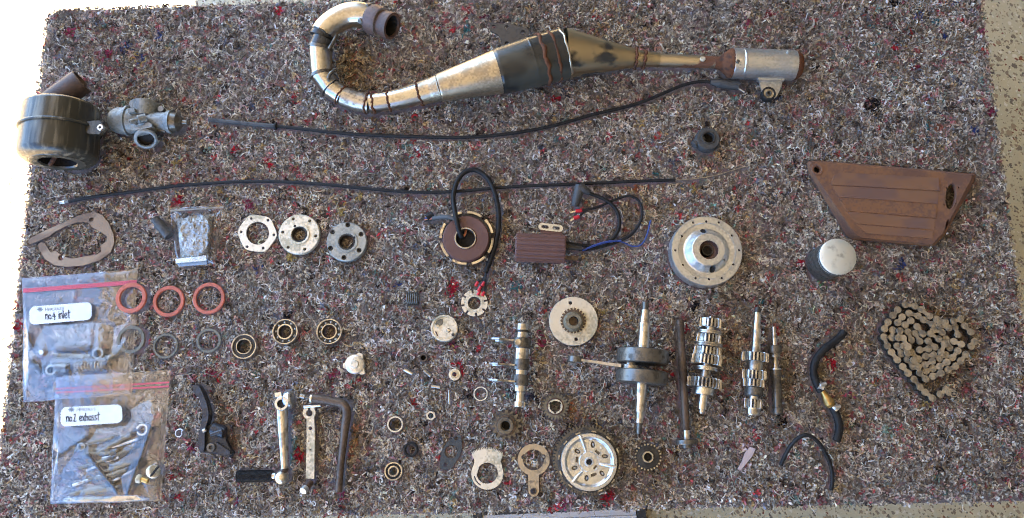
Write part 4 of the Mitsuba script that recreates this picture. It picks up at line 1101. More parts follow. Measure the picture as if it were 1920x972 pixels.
shaft_thing('gear_cluster', 'widest gear shaft with five stacked gears, right of the long bolt', GS(238, 112), GS(178, 705), 27, [
    ('core_shaft', [(0, 4.5), (2, 5), (3, 8.5), (28, 9), (120, 9.5), (130, 9.5)], 'steel_mid'),
    ('gear', 4, 21, 17, 20.5, 'steel_bright'),
    ('spacer_disc', [(27, 22), (27.6, 24), (29.4, 24), (30, 22.6), (31, 22.6), (31.6, 24.4), (33.6, 24.4), (34.2, 22)], 'steel_mid'),
    ('gear', 34.6, 49.5, 19, 22.5, 'steel_bright'),
    ('spacer_disc', [(50, 24), (50.6, 27), (52.6, 27.2), (53.2, 25.6), (54.6, 25.6), (55.2, 27.2), (57.2, 27), (57.8, 24)], 'steel_mid'),
    ('gear', 58.5, 73, 21, 25.4, 'steel_bright'),
    ('gear', 73.6, 91, 24, 27.6, 'steel_bright'),
    ('spacer_disc', [(95, 20), (95.6, 22.4), (97.6, 22.6), (98.2, 21), (99.6, 21), (100.2, 23), (102.4, 23), (103, 20)], 'steel_bright'),
    ('spline', [(103, 10), (117, 10)], 'steel_mid'),
    ('gear', 116.5, 134, 28, 32, 'steel_mid'),
    ('bearing_collar', [(134, 20), (135, 21), (147, 20.4), (148, 18)], 'steel_bright'),
    ('output_stub', [(147, 8.8), (174, 8.4), (174.5, 5.4), (180, 5.4), (182, 4)], 'steel_bright')])
shaft_thing('gear_shaft', 'slim bright gear shaft with a long upper spindle, left of the thin shaft', GS(521, 52), GS(489, 710), 24, [
    ('dark_tip', [(0, 4.6), (1, 5.4), (11, 5.6)], 'steel_black'),
    ('spindle', [(10.5, 6.4), (41, 7), (41.5, 8.2), (73, 8.6), (73.5, 10), (88, 10.2)], 'steel_bright'),
    ('gear', 87, 103.5, 21, 24.4, 'steel_bright'),
    ('sleeve', [(103, 14.5), (104, 15), (121, 14.6), (122, 13)], 'steel_mid'),
    ('gear', 120.5, 137, 19, 21.8, 'steel_bright'),
    ('gear', 136.5, 150.5, 16, 19.4, 'steel_bright'),
    ('sleeve', [(150.5, 15), (152, 17), (166, 17), (168, 14)], 'steel_dark'),
    ('neck', [(167, 9), (174, 9)], 'steel_bright'),
    ('gear', 173, 190, 14, 15.4, 'steel_bright'),
    ('end_collar', [(189, 12), (190, 13), (201, 12.6), (203, 11)], 'steel_bright')])
t = thing('thin_shaft', 'thin dark shaft with bright stepped upper tip, right of the slim gear shaft', 'shaft')
A, B = GS(617, 172), GS(642, 705)
add(t, 'bright_tip', rod(A, B, [(0, 2.8), (.6, 3.4), (12, 3.6), (12.4, 5), (36, 5.2)], 14), 'steel_bright', 25)
add(t, 'pawl_hub', rod(A, B, [(35, 8), (36, 12), (44, 12.6), (50, 12), (51, 9), (57, 9)], 14), 'steel_dark', 25)
add(t, 'spring_coil', sweep(np.array([P(*A, 14) + (P(*B, 14) - P(*A, 14)) * (.30 + .06 * k / 60) + V(math.cos(k * .42), 0, math.sin(k * .42)) * .0066 for k in range(61)]), .0009, 6), 'steel_mid', True)
add(t, 'neck', rod(A, B, [(56, 5.5), (78, 5.8)], 14), 'steel_bright', 25)
add(t, 'circlip', rod(A, B, [(78, 10.2), (78.4, 10.8), (81, 10.8), (81.4, 10)], 14), 'alu_clean', 25)
add(t, 'dark_sleeve', rod(A, B, [(81.4, 9.6), (82, 10.4), (92, 10.2), (93, 8.8), (150, 8.4), (151, 9.6), (160, 9.6), (163, 7)], 14), 'steel_dark', 25)

# --- fuel hose with filter, breather hose
HX = lambda x, y: (1440 + x / 2.86, 600 + y / 2.86)
t = thing('fuel_hose', 'thick black fuel hose with an inline brass fitting and two white clamps', 'hose')
add(t, 'upper_hose', tube([(*HX(408, 62), 8), (*HX(350, 122), 8), (*HX(300, 160), 8), (*HX(262, 205), 8), (*HX(244, 265), 8), (*HX(258, 335), 8), (*HX(285, 385), 8)], 7), 'rubber_black', 50)
add(t, 'lower_hose', tube([(*HX(335, 450), 8), (*HX(362, 500), 8), (*HX(380, 555), 8), (*HX(380, 600), 8), (*HX(366, 650), 8)], 7.4), 'rubber_black', 50)
add(t, 'brass_fitting', rod(HX(290, 380), HX(338, 460), [(0, 4.6), (3, 5), (8, 6), (16, 8.5), (22, 9.8), (28, 9.8), (30, 8), (33, 7)], 9), 'brass', 30, 'tapered brass fitting')
for (xa, ya), (xb, yb), (sx, sy) in (((270, 352), (290, 362), (312, 340)), ((350, 462), (366, 482), (388, 462))):
    add(t, 'hose_clamp', rod(HX(xa, ya), HX(xb, yb), [(-1, 7.6), (-1, 8.8), (9, 8.8), (9, 7.6)], 8, caps=False), 'alu_clean')
    add(t, 'clamp_screw', cyl(HX(sx - 34, sy + 12), HX(sx, sy), 3.6, 14), 'alu_clean')
solo('breather_hose', 'thin black breather hose bent into an arch, below the fuel hose', 'hose', tube([(*HX(70, 778), 4), (*HX(88, 735), 9), (*HX(112, 690), 16), (*HX(158, 637), 26), (*HX(207, 618), 30), (*HX(258, 645), 28), (*HX(308, 715), 18), (*HX(340, 800), 8), (*HX(346, 860), 4), (*HX(338, 912), 4)], 3.7, 10), 'rubber_black', smooth=True)
solo('rubber_sleeve', 'short dark grey rubber sleeve tucked against the crumpled small bag', 'sleeve', rod((290, 410), (320, 447), [(0, 7), (1, 8), (12, 8), (13, 9.5), (30, 9), (46, 9)], 9), 'rubber_grey')

solo('felt_scrap', 'flat pale pink scrap lying on the felt below the gear shafts', 'scrap', plate([(1406, 838), (1417, 842), (1411, 855), (1400, 869), (1388, 883), (1383, 880), (1391, 866), (1396, 851)], 1.2, 2.4), 'pink_scrap', smooth=False)

# --- drive chain
t = thing('drive_chain', 'tarnished drive chain heaped in a loose coil at the right', 'chain')
LK = '''300 100 378 112;238 138 197 185;433 135 500 190;330 165 405 188;275 197 238 245;345 227 298 262;450 220 525 258;560 215 630 237;695 230 755 215;580 270 660 287;158 240 128 297;395 275 445 335;715 280 730 350;793 272 840 325;197 305 190 370;255 310 240 370;318 320 350 388;380 335 418 400;535 305 605 325;508 340 575 385;125 365 150 440;285 370 325 440;485 395 545 445;707 400 765 425;625 420 597 490;638 380 665 455;230 435 267 500;285 440 315 500;415 468 490 460;355 490 410 548;735 475 695 530;845 440 875 400;190 490 235 555;465 520 533 508;580 540 635 510;800 505 760 560;315 550 362 607;360 550 410 605;463 597 525 567;590 605 645 570;280 605 325 660;470 645 527 625;655 630 715 600;415 660 468 710;530 685 595 660;370 715 420 780;465 820 525 870;592 838 640 800;660 815 702 830'''
LINKS = [[float(x) for x in l.split()] for l in LK.split(';')]
LP = lambda x, y: (1630 + x / 4.417, 550 + y / 4.417)
rngc = np.random.default_rng(3)
under = {14: -1, 15: 1, 21: 1, 27: 1, 37: 1, 25: -1, 34: -1, 18: -1, 41: -1, 29: -1}


def eight(a, b, r, waist, z, th, s):
    d = (b - a) / np.linalg.norm(b - a)
    n = V(-d[1], d[0])
    p = shapely.Point(a).buffer(r, 8).union(shapely.Point(b).buffer(r, 8)).union(Polygon([a + n * waist, b + n * waist, b - n * waist, a - n * waist]))
    p = p.buffer(r * .2).buffer(-r * .2)
    m = trimesh.creation.extrude_polygon(p.simplify(r * .04), th, engine='earcut')
    m.apply_translation([0, 0, z])
    return m


def tiltm(m, c, rx, ry):
    m.apply_transform(trimesh.transformations.translation_matrix(c) @ trimesh.transformations.euler_matrix(rx, ry, 0) @ trimesh.transformations.translation_matrix(-c))
    return m


ends = []
for i, (xa, ya, xb, yb) in enumerate(LINKS):
    z = 12.5 + 3.0 * under.get(i, 0) + rngc.uniform(-1, 1)
    pa, pb = P(*LP(xa, ya), z)[:2], P(*LP(xb, yb), z)[:2]
    s = S(1740, 660, z)
    r = 6.7 * s
    ms, low = [eight(pa, pb, r, r * .5, z / 1000 - .0016, .0016, s)], [eight(pa, pb, r, r * .5, z / 1000 - .0105, .0016, s)]
    for q in (pa, pb):
        pin = trimesh.creation.cylinder(.0022, .0036, sections=14)
        pin.apply_translation([q[0], q[1], z / 1000 - .0012])
        rol = trimesh.creation.cylinder(.0042, .007, sections=14)
        rol.apply_translation([q[0], q[1], z / 1000 - .0056])
        ms.append(pin)
        low.append(rol)
    tl = (V((pa[0] + pb[0]) / 2, (pa[1] + pb[1]) / 2, z / 1000 - .005), rngc.normal(0, .07), rngc.normal(0, .07))
    lk = add(t, 'outer_link', tiltm(join(*ms), *tl), 'chain_steel', 25)
    add(lk, 'roller_side', tiltm(join(*low), *tl), 'chain_dark', 25)
    ends += [(i, pa, z), (i, pb, z)]
pairs = sorted((np.linalg.norm(ends[a][1] - ends[b][1]), a, b) for a in range(len(ends)) for b in range(a) if ends[a][0] != ends[b][0])
used = set()
for d_, a, b in pairs:
    if d_ < 95 / 4.417 * S(1740, 660) and d_ > 8 * S(1740, 660) and a not in used and b not in used:
        used |= {a, b}
        z = min(ends[a][2], ends[b][2]) / 1000
        add(t, 'inner_link', join(eight(ends[a][1], ends[b][1], 5.4 * s, 3.0 * s, z - .0050, .0014, s), eight(ends[a][1], ends[b][1], 5.4 * s, 3.0 * s, z - .0085, .0014, s)), 'chain_dark', 25)
add(t, 'end_hole', plate(circ(*LP(702, 830), 5), 12.8, 13.6), 'void_shade', False)

# --- aluminium thing on the floor, cut by the lower edge of the picture
t = thing('aluminium_step', 'grooved aluminium step with dark corner pieces, cut off by the bottom edge', 'step')
FH = -235.0
c_ = [(886, 959), (1208, 945), (1216, 1003), (894, 1017)]
bx = lambda pts, h0, h1: extrude(Polygon([tuple(P(x, y, FH)[:2]) for x, y in pts]), h0, h1)
lp = lambda u, v: tuple(np.array(c_[0]) * (1 - u) * (1 - v) + np.array(c_[1]) * u * (1 - v) + np.array(c_[2]) * u * v + np.array(c_[3]) * (1 - u) * v)
add(t, 'base', bx([lp(0, 0), lp(1, 0), lp(1, 1), lp(0, 1)], FLOOR_Z, -.2395), 'steel_dark', False)
for k in range(4):
    add(t, 'tread_slat', bx([lp(.055, .155 + k * .2), lp(.945, .155 + k * .2), lp(.945, .34 + k * .2), lp(.055, .34 + k * .2)], -.2393, -.2355), 'ribbed_alu', False)
add(t, 'front_edge', bx([lp(.05, 0), lp(.95, 0), lp(.95, .15), lp(.05, .15)], -.2393, -.234), 'grip_tape', False)
for u0, u1 in ((0, .05), (.951, 1)):
    add(t, 'corner_piece', bx([lp(u0, -.02), lp(u1, -.02), lp(u1, 1), lp(u0, 1)], -.2393, -.232), 'grip_tape', False)

# ================================================================== zip bags, their contents, labels
def bag_map(c4):                                                  # four pixel corners TL TR BR BL
    c4 = np.array(c4, float)
    return lambda u, v: c4[0] * (1 - u) * (1 - v) + c4[1] * u * (1 - v) + c4[2] * u * v + c4[3] * (1 - u) * v


def film(bm, n, hfun, wob=2.0, seed=0):
    uu, vv = np.meshgrid(np.linspace(0, 1, n), np.linspace(0, 1, n))
    q = np.array([bm(u, v) for u, v in zip(uu.ravel(), vv.ravel())])
    edge = np.minimum(np.minimum(uu, 1 - uu), np.minimum(vv, 1 - vv)).ravel()
    o = meshkit.fbm(np.column_stack([q / 38, np.full(len(q), seed)]), 3, seed) - .5
    o2 = meshkit.fbm(np.column_stack([q / 38, np.full(len(q), seed + 5)]), 3, seed + 1) - .5
    q = q + np.column_stack([o, o2]) * wob * 2 * (edge < .02)[:, None]
    h = hfun(q[:, 0], q[:, 1], edge)
    v = np.array([P(x, y, z) for (x, y), z in zip(q, h)])
    i = np.arange(n * n).reshape(n, n)
    f = np.stack([i[:-1, :-1], i[:-1, 1:], i[1:, 1:], i[1:, :-1]], -1).reshape(-1, 4)
    return trimesh.Trimesh(v, np.vstack([f[:, [0, 1, 2]], f[:, [0, 2, 3]]]), process=False)


def wrinkle(x, y, seed, amp, size):
    p = np.column_stack([x / size + .6 * meshkit.noise(np.column_stack([x / 40, y / 40, x * 0]), seed + 4), y / size, np.full(len(x), seed * 3.1)])
    r = 1 - 2 * np.abs(meshkit.fbm(p, 3, seed) - .5)
    b = meshkit.fbm(p * .35, 2, seed + 2) - .5
    return amp * (r ** 3) + amp * 1.6 * b


def bumps(x, y, items):
    h = np.zeros(len(x))
    for cx_, cy_, sx_, sy_, a_, hh in items:
        u = ((x - cx_) * math.cos(a_) + (y - cy_) * math.sin(a_)) / sx_
        w = (-(x - cx_) * math.sin(a_) + (y - cy_) * math.cos(a_)) / sy_
        h = np.maximum(h, hh * np.exp(-np.maximum(0, u * u + w * w - .75) * 2.2))
    return h


def drape(x, y, caps):                                             # film resting on rods (ax, ay, bx, by, radius px, top mm)
    h = np.zeros(len(x))
    for ax_, ay_, bx_, by_, r, top in caps:
        dx, dy = bx_ - ax_, by_ - ay_
        u = np.clip(((x - ax_) * dx + (y - ay_) * dy) / (dx * dx + dy * dy + 1e-9), 0, 1)
        d = np.hypot(x - ax_ - u * dx, y - ay_ - u * dy) / r
        h = np.maximum(h, np.where(d < 1.6, top - .10 * r * d ** 2.2, top - .10 * r * 2.81 - (d - 1.6) * r * .23))
    return h


def strip(bm, u0, u1, v0, v1, hf, lift, th=.25, n=40):
    us = np.linspace(u0, u1, n)
    rows = [np.array([bm(u, v) for u in us]) for v in (v0, v1)]
    vs = [[P(x, y, hf(np.array([x]), np.array([y]), np.array([.1]))[0] + lift + d) for x, y in r] for d in (0, th) for r in rows]
    v = np.vstack(vs)
    f = []
    for a, b in ((0, 1), (2, 3), (0, 2), (1, 3)):
        for k in range(n - 1):
            f += [[a * n + k, a * n + k + 1, b * n + k + 1], [a * n + k, b * n + k + 1, b * n + k]]
    return clean(v, f)


GL = {'n': (.75, [[(0, 1), (.03, 0)], [(.02, .6), (.25, .98), (.5, .9), (.56, 0)]]), 'o': (.75, [[(.3 + .28 * math.cos(k * .7), .45 + .42 * math.sin(k * .7)) for k in range(10)]]), '.': (.32, [[(.05, .04), (.12, .1)]]),
      '4': (.85, [[(.35, 1.2), (.0, .5), (.68, .55)], [(.42, .9), (.4, -.15)]]), '2': (.85, [[(.05, 1.25), (.32, 1.4), (.4, 1.1), (.05, .05), (.62, .08)]]), ' ': (.55, []), 'i': (.35, [[(.08, .9), (.06, 0)], [(.1, 1.3), (.16, 1.35)]]),
      'l': (.42, [[(.14, 1.55), (.08, .02)]]), 'e': (.78, [[(.02, .48), (.5, .58), (.42, .95), (.1, .85), (.02, .35), (.25, .0), (.6, .2)]]), 't': (.85, [[(.3, 1.5), (.24, .15), (.4, 0)], [(-.05, 1.0), (.75, 1.12)]]),
      'x': (.75, [[(.0, .95), (.58, .0)], [(.58, 1.0), (.02, .02)]]), 'h': (.8, [[(.06, 1.5), (.04, 0)], [(.05, .5), (.3, .85), (.5, .75), (.55, 0)]]), 'a': (.8, [[(.5, .85), (.15, .85), (.02, .35), (.2, .02), (.5, .4), (.52, .88), (.6, 0)]]), 's': (.66, [[(.45, .9), (.12, .9), (.1, .6), (.42, .4), (.36, .05), (.0, .08)]])}


def handwriting(text, o, ex, size, h, pen=1.7):                    # o: pixel of the baseline start, ex: direction in pixels
    ex = V(*ex) / math.hypot(*ex)
    ey = V(ex[1], -ex[0])
    ps, x = [], 0.0
    for c in text:
        w, strokes = GL[c]
        for st in strokes:
            pts = [V(*o) + ex * (x + a * .8) * size + ey * b * size for a, b in st]
            pts = smoothpts([tuple(p) for p in pts], 5, False) if len(pts) > 2 else [tuple(p) for p in pts]
            ps.append(shapely.LineString(wp(pts, h)).buffer(pen / 2 * S(*o, h), 3))
        x += w * .8
    return extrude(shapely.union_all(ps), h / 1000 - .0002, h / 1000 + .0002)


def printed(text, o, ex, height, h, bold=False):
    m = meshkit.text_mesh(text, 1.0, .1, bold)
    s = S(*o, h)
    a = P(*o, h)
    e = P(o[0] + ex[0], o[1] + ex[1], h) - a
    e /= np.linalg.norm(e)
    M = np.eye(4)
    M[:3, 0], M[:3, 1], M[:3, 2], M[:3, 3] = e * height * s, np.cross(V(0, 0, 1), e) * height * s, V(0, 0, .003), a - V(0, 0, .0001)
    m.apply_transform(M)
    return m


def sticker(t, c4, h, pr_o, pr_h, text, tx_o, size, dirn):
    p = Polygon(wp(c4, h)).buffer(-.0075).buffer(.0075)
    add(t, 'sticker', extrude(p, h / 1000 - .0006, h / 1000), 'white_paper', False, 'white rounded sticker with printed name and handwriting')
    k = fresh(t + '__sticker_print')
    star = shapely.union_all([shapely.LineString(wp([(pr_o[0] - 9 - 5 * math.cos(a), pr_o[1] - pr_h / 2 - 4 * math.sin(a)), (pr_o[0] - 9 + 5 * math.cos(a), pr_o[1] - pr_h / 2 + 4 * math.sin(a))], h)).buffer(.0006) for a in (0, .8, 1.57, 2.35)])
    ms = [printed('H', pr_o, dirn, pr_h, h + .15), printed('ERCULES', (pr_o[0] + pr_h * .88 * dirn[0], pr_o[1] + pr_h * .88 * dirn[1]), dirn, pr_h * .8, h + .15), extrude(star, h / 1000 - .0002, h / 1000 + .0002)]
    return add(t, 'sticker_print', join(*ms), 'ink_grey', False), add(t, 'handwriting', handwriting(text, tx_o, dirn, size, h + .1), 'ink', False)


# --- lower bag first (its top lies under the upper bag)
B2 = bag_map([(105, 707), (320, 694), (301, 940), (93, 946)])
rb = np.random.default_rng(5)
STUDS = []
for k in range(20):
    x_, y_ = 176 + (k % 4) * 19 + rb.uniform(-8, 8), 826 + (k // 4) * 22 + rb.uniform(-6, 6)
    a_ = rb.choice([-.35, -.3, -.15, -.1, -.5, .1]) + rb.uniform(-.1, .1)
    L_ = rb.uniform(28, 44)
    STUDS.append((x_, y_, a_, L_, 3.5 + 1.6 * (k % 3), k))
BOLTS = (((284, 800), (240, 922), 9, 'long blue dark bolt slanting beside the slotted screw'), ((165, 853), (222, 925), 9, 'dark bolt slanting down to the right through the heap of studs'), ((158, 822), (103, 858), 6, 'dark bolt along the left side of the lower bag'))
caps2 = [(x - math.cos(a) * L, y - math.sin(a) * L, x + math.cos(a) * L, y + math.sin(a) * L, 4.4, h + 3.9) for x, y, a, L, h, _ in STUDS]
caps2 += [(*a, *b, 4.4, h + 4.2) for a, b, h, _ in BOLTS] + [(266, 806, 266.1, 806, 11, 11.5), (152, 838, 152.1, 838, 8, 11), (283, 890, 290, 882, 12, 9), (257, 897, 276, 902, 7, 10)]


def h2(x, y, e, w=1.0):
    on = np.clip((y - 735) / 40, 0, 1)
    return 2.6 + np.maximum(0, drape(x, y, caps2) - 2.6) * np.clip(e / .05, .1, 1) + w * (.8 + np.maximum(0, wrinkle(x, y, 3, 1.0, 34)) + .3 * np.maximum(0, wrinkle(x, y, 23, .8, 12))) * (.35 + .65 * on) * np.clip(e / .03, .2, 1) + .6 * on


t = thing('zip_bag', 'clear zip bag of long bolts with the lower white sticker, in the bottom left corner', 'bag', 'clear zip bags of bolts')
add(t, 'film', film(B2, 190, lambda x, y, e: np.maximum(h2(x, y, e), 1.6), 1.6, 2), 'film', True)
add(t, 'back_film', film(B2, 24, lambda x, y, e: 1.25 + 0 * x, 1.6, 2), 'film', True)
flat2 = lambda x, y, e: np.maximum(h2(x, y, e), 1.6)
for v0 in (.088, .118):
    add(t, 'zip_strip', strip(B2, .005, .995, v0, v0 + .013, flat2, .15), 'zip_red', False)
sticker(t, [(114, 764), (228, 758.5), (230, 793), (113.5, 800.5)], 15.2, (143, 771.5), 6.2, 'no.2 exhasst', (125, 791), 9.4, (1, -.05))
labels[t]['label'] = 'clear zip bag of long bolts, the lower bag with a sticker reading no. 2'

# its contents
for x_, y_, a_, L_, h_, k in STUDS:
    tb = thing('long_stud', 'brown threaded stud in the heap inside the lower bag', 'stud', 'studs heaped in the lower bag')
    d_ = V(math.cos(a_), math.sin(a_)) * L_
    add(tb, 'shank', cyl((x_ - d_[0], y_ - d_[1]), (x_ + d_[0], y_ + d_[1]), 3.6, h_), 'olive_steel' if k % 3 else 'steel_mid')
    add(tb, 'thread', cyl((x_ + d_[0] * .62, y_ + d_[1] * .62), (x_ + d_[0], y_ + d_[1]), 4.0, h_), 'steel_black')
for (xa, ya), (xb, yb), h_, lab in BOLTS:
    solo('dark_bolt', lab, 'bolt', rod((xa, ya), (xb, yb), [(0, 4.6), (5, 4.6), (5.2, 2.8), (math.dist((xa, ya), (xb, yb)), 2.8)], h_), 'lever_black')
solo('plain_washer', 'pale washer inside the lower bag, above the slotted screw', 'washer', ring(266, 806, 11, 7.5, 7, 9), 'alu_pale')
solo('plain_washer', 'pale washer half hidden near the top of the stud heap', 'washer', ring(152, 838, 8, 5, 7, 9), 'alu_grey')
t2 = thing('slotted_screw', 'cream slotted screw with a bright head, lying on the lower bag', 'screw')
add(t2, 'head', rod((286, 886), (292, 880), [(0, 11), (1, 12.8), (7, 12.4), (9, 10), (9.6, 6)], 14, 20), 'alu_pale', 30)
add(t2, 'slot', boxp((281, 894), (296, 875), 2.4, 22, 25.8), 'void_shade', False)
t2 = thing('slotted_screw', 'cream headed screw lying on its side beside the bright slotted one', 'screw')
add(t2, 'head', rod((257, 897), (266, 899), [(0, 7), (1, 8.4), (6, 8.4), (9, 7)], 12), 'alu_pale', 30)
add(t2, 'shank', cyl((264, 898), (278, 903), 5, 12), 'brass')

# --- upper bag
B1 = bag_map([(42, 522), (258.5, 505), (248, 741), (43, 754)])
PINS = (((108, 655), (168, 653), 6, 8, 'rust_steel', 'thick dull bolt, uppermost in the upper bag'), ((102, 667), (172, 668), 5, 8, 'olive_steel', 'thinner olive bolt below the thick one in the upper bag'),
        ((204, 672), (232, 650), 5, 7, 'olive_steel', 'short pin slanting towards the olive ring in the upper bag'), ((60, 677), (80, 697), 5, 8, 'steel_black', 'dark pin slanting at the left in the upper bag'),
        ((50, 625), (58, 650), 4, 6, 'steel_dark', 'dark clip near the left edge of the upper bag'))
caps1 = [(*a, *b, r + 1, h + r * .8 + 1.2) for a, b, r, h, _, _ in PINS] + [(183, 663, 183.1, 663, 12, 15.5), (95, 694, 95.1, 694, 12, 15.5), (104, 690, 128, 690, 10, 17), (140, 688, 196, 686, 9, 17.5), (77, 661, 77.1, 661, 6, 13)]


def h1(x, y, e):
    over = np.clip((y - 690) / 25, 0, 1) * np.clip((x - 90) / 20, 0, 1)
    on = np.clip((y - 560) / 30, 0, 1)
    return 3.4 + 4 * over + np.maximum(0, drape(x, y, caps1) - 3.4 - 4 * over) * np.clip(e / .05, .1, 1) + (.8 + np.maximum(0, wrinkle(x, y, 8, 1.1, 34)) + .3 * np.maximum(0, wrinkle(x, y, 28, .8, 12))) * (.35 + .65 * on) * np.clip(e / .03, .25, 1)


flat1 = lambda x, y, e: np.maximum(h1(x, y, e), 1.8)
t = thing('zip_bag', 'clear zip bag with a sticker reading no. 4, upper of the two large bags', 'bag', 'clear zip bags of bolts')
add(t, 'film', film(B1, 190, flat1, 1.6, 6), 'film', True)
add(t, 'back_film', film(B1, 24, lambda x, y, e: 1.3 + 4.2 * np.clip((y - 690) / 25, 0, 1) * np.clip((x - 90) / 20, 0, 1), 1.6, 6), 'film', True)
for v0 in (.085, .108):
    add(t, 'zip_strip', strip(B1, .005, .995, v0, v0 + .010, flat1, .15), 'zip_red', False)
add(t, 'zip_band', strip(B1, .005, .995, .096, .107, flat1, .1), 'zip_red', False)
sticker(t, [(55, 575.5), (171.5, 566.5), (172, 599.5), (55.5, 609.5)], 10.5, (84, 583.5), 6.2, 'no.4 inlet', (86, 599.5), 9.4, (1, -.075))
for (xa, ya), (xb, yb), r_, h_, m_, lab in PINS:
    solo('bagged_pin', lab, 'pin', cyl((xa, ya), (xb, yb), r_, h_), m_)
solo('bagged_bush', 'pale ringed bush inside the upper bag, near the centre right', 'bush', ring(183, 663, 11, 6.5, 3, 14), 'alu_grey')
solo('bagged_bush', 'bluish ringed bush at the lower left inside the upper bag', 'bush', ring(95, 694, 10.5, 6, 3, 14), 'alu_grey')
solo('bagged_bush', 'dark bush lying behind the bluish one in the upper bag', 'bush', cyl((104, 690), (128, 690), 9, 9), 'steel_dark')
c = path([(140, 688, 10), (196, 686, 10)], 40)
th = np.linspace(0, 2 * np.pi * 9, 260)
ax, u, w = frame(c[-1] - c[0])
hx = c[0] + ax * (np.linspace(0, 1, 260) * np.linalg.norm(c[-1] - c[0]))[:, None] + (np.cos(th)[:, None] * u + np.sin(th)[:, None] * w) * 8 * S(160, 690)
solo('bagged_spring', 'coil spring inside the upper bag', 'spring', sweep(hx, .0012, 6), 'chain_steel', smooth=True)
solo('bagged_nut', 'tiny bright nut at the left inside the upper bag', 'nut', plate(circ(77, 661, 5, n=6), 5, 12), 'alu_clean', smooth=False)

# --- small crumpled bag
B3 = bag_map([(318, 391), (420, 384), (403, 497), (333, 502)])


def h3(x, y, e, k=0.):
    return 3 + bumps(x, y, [(365, 440, 34, 46, .1, 15)]) * np.clip(e / .08, .1, 1) + wrinkle(x, y, 12 + int(k), 4.0, 17) * np.clip(e / .05, .25, 1) * np.clip((y - 392) / 12, .2, 1)


t = thing('small_bag', 'small crumpled clear bag with a white strip at its base', 'bag')
add(t, 'film', film(B3, 90, lambda x, y, e: np.maximum(h3(x, y, e), 1.8), 2.5, 9), 'film', True)
Bi = bag_map([(329, 410), (398, 402), (393, 484), (338, 489)])
add(t, 'inner_wrap', film(Bi, 90, lambda x, y, e: np.maximum(h3(x, y, e * .8, 1) - 3.2, 1.4), 5, 19), 'sleeve_grey', True)
add(t, 'zip_strip', strip(B3, .0, 1, .03, .055, lambda x, y, e: np.maximum(h3(x, y, e), 1.8), .2), 'sleeve_grey', False)
add(t, 'white_strip', plate([(328, 486), (386, 479), (387, 489), (330, 494)], 11, 11.6), 'white_paper', False)
add(t, 'blue_strip', plate([(332, 494.6), (387, 489.6), (388, 496), (335, 500)], 8, 8.6), 'blue_paper', False)
rng = np.random.default_rng(7)
# tufts of one colour: (px, py, radius px, colour)
RED, MAG, YEL, BLU, TEA, CRM, BLK, ORA = (.30, .018, .03), (.22, .04, .075), (.34, .25, .09), (.04, .055, .15), (.05, .14, .15), (.46, .42, .36), (.012, .011, .012), (.28, .10, .05)
BLOT = [(551, 183, 8, RED), (556, 150, 7, RED), (330, 380, 11, RED), (338, 372, 7, RED), (520, 22, 6, RED), (846, 545, 9, RED), (853, 530, 8, RED), (1040, 185, 9, RED), (650, 228, 6, RED), (780, 288, 9, RED), (1330, 120, 6, RED),
        (467, 385, 8, MAG), (505, 313, 6, RED), (1503, 492, 8, RED), (1287, 620, 9, RED), (1268, 700, 9, RED), (1560, 680, 10, RED), (860, 690, 9, RED), (850, 650, 8, MAG), (1405, 40, 7, MAG), (770, 46, 5, RED), (818, 52, 6, RED), (849, 54, 7, RED),
        (35, 610, 9, RED), (560, 855, 8, RED), (540, 870, 8, RED), (360, 840, 10, MAG), (340, 930, 8, RED), (390, 700, 9, MAG), (410, 705, 6, RED), (1140, 935, 9, RED), (1060, 945, 9, MAG), (1765, 330, 6, RED), (1755, 490, 8, MAG), (1750, 440, 7, MAG),
        (255, 107, 10, YEL), (262, 115, 7, YEL), (300, 67, 7, BLU), (405, 150, 8, YEL), (372, 128, 7, YEL), (332, 304, 8, YEL), (675, 370, 9, YEL), (545, 480, 8, YEL), (640, 395, 9, YEL), (1200, 235, 9, YEL), (1232, 328, 8, TEA), (1300, 355, 10, YEL), (1190, 350, 9, ORA),
        (484, 505, 7, BLU), (985, 330, 6, CRM), (1640, 200, 16, BLK), (1450, 222, 8, BLK), (1725, 30, 9, BLU), (1740, 235, 9, TEA), (1770, 45, 12, CRM), (1830, 115, 10, CRM), (542, 592, 9, BLK), (544, 574, 4, (.35, .42, .43)), (1400, 845, 11, (.50, .40, .38)),
        (1395, 875, 9, (.44, .38, .38)), (725, 840, 12, (.52, .44, .33)), (475, 912, 12, (.42, .37, .26)), (1090, 790, 8, ORA), (1070, 765, 9, ORA), (580, 858, 6, ORA), (1640, 720, 8, YEL), (1735, 760, 7, YEL), (1795, 830, 9, CRM), (1560, 430, 12, CRM), (1575, 445, 8, (.5, .42, .32)),
        (700, 500, 10, CRM), (1730, 150, 10, CRM), (880, 740, 9, BLK), (1120, 600, 7, BLK), (1300, 570, 10, BLK), (1545, 530, 8, (.08, .16, .07)), (1800, 690, 10, (.3, .22, .15)), (1210, 80, 12, CRM), (1250, 60, 12, CRM), (640, 925, 9, MAG), (1005, 560, 10, CRM), (1015, 640, 9, MAG),
        (470, 200, 10, (.06, .065, .09)), (1840, 60, 9, MAG), (1680, 90, 8, RED), (1590, 90, 6, MAG), (130, 60, 9, MAG), (200, 100, 9, MAG), (440, 280, 8, RED), (700, 320, 8, MAG), (900, 180, 7, MAG)]
for _ in range(90):
    c = [RED, MAG, MAG, YEL, BLU, TEA, CRM, BLK, ORA, (.06, .065, .09), (.06, .065, .09), (.2, .15, .10)][rng.integers(12)]
    BLOT.append((rng.uniform(0, 1920), rng.uniform(0, 972), rng.uniform(3.5, 9), tuple(np.array(c) * rng.uniform(.6, 1))))


# where something lies flat on the felt its fibres are pressed down
from PIL import Image, ImageDraw
GX0, GY0, GS_ = -.80, -.60, .0006


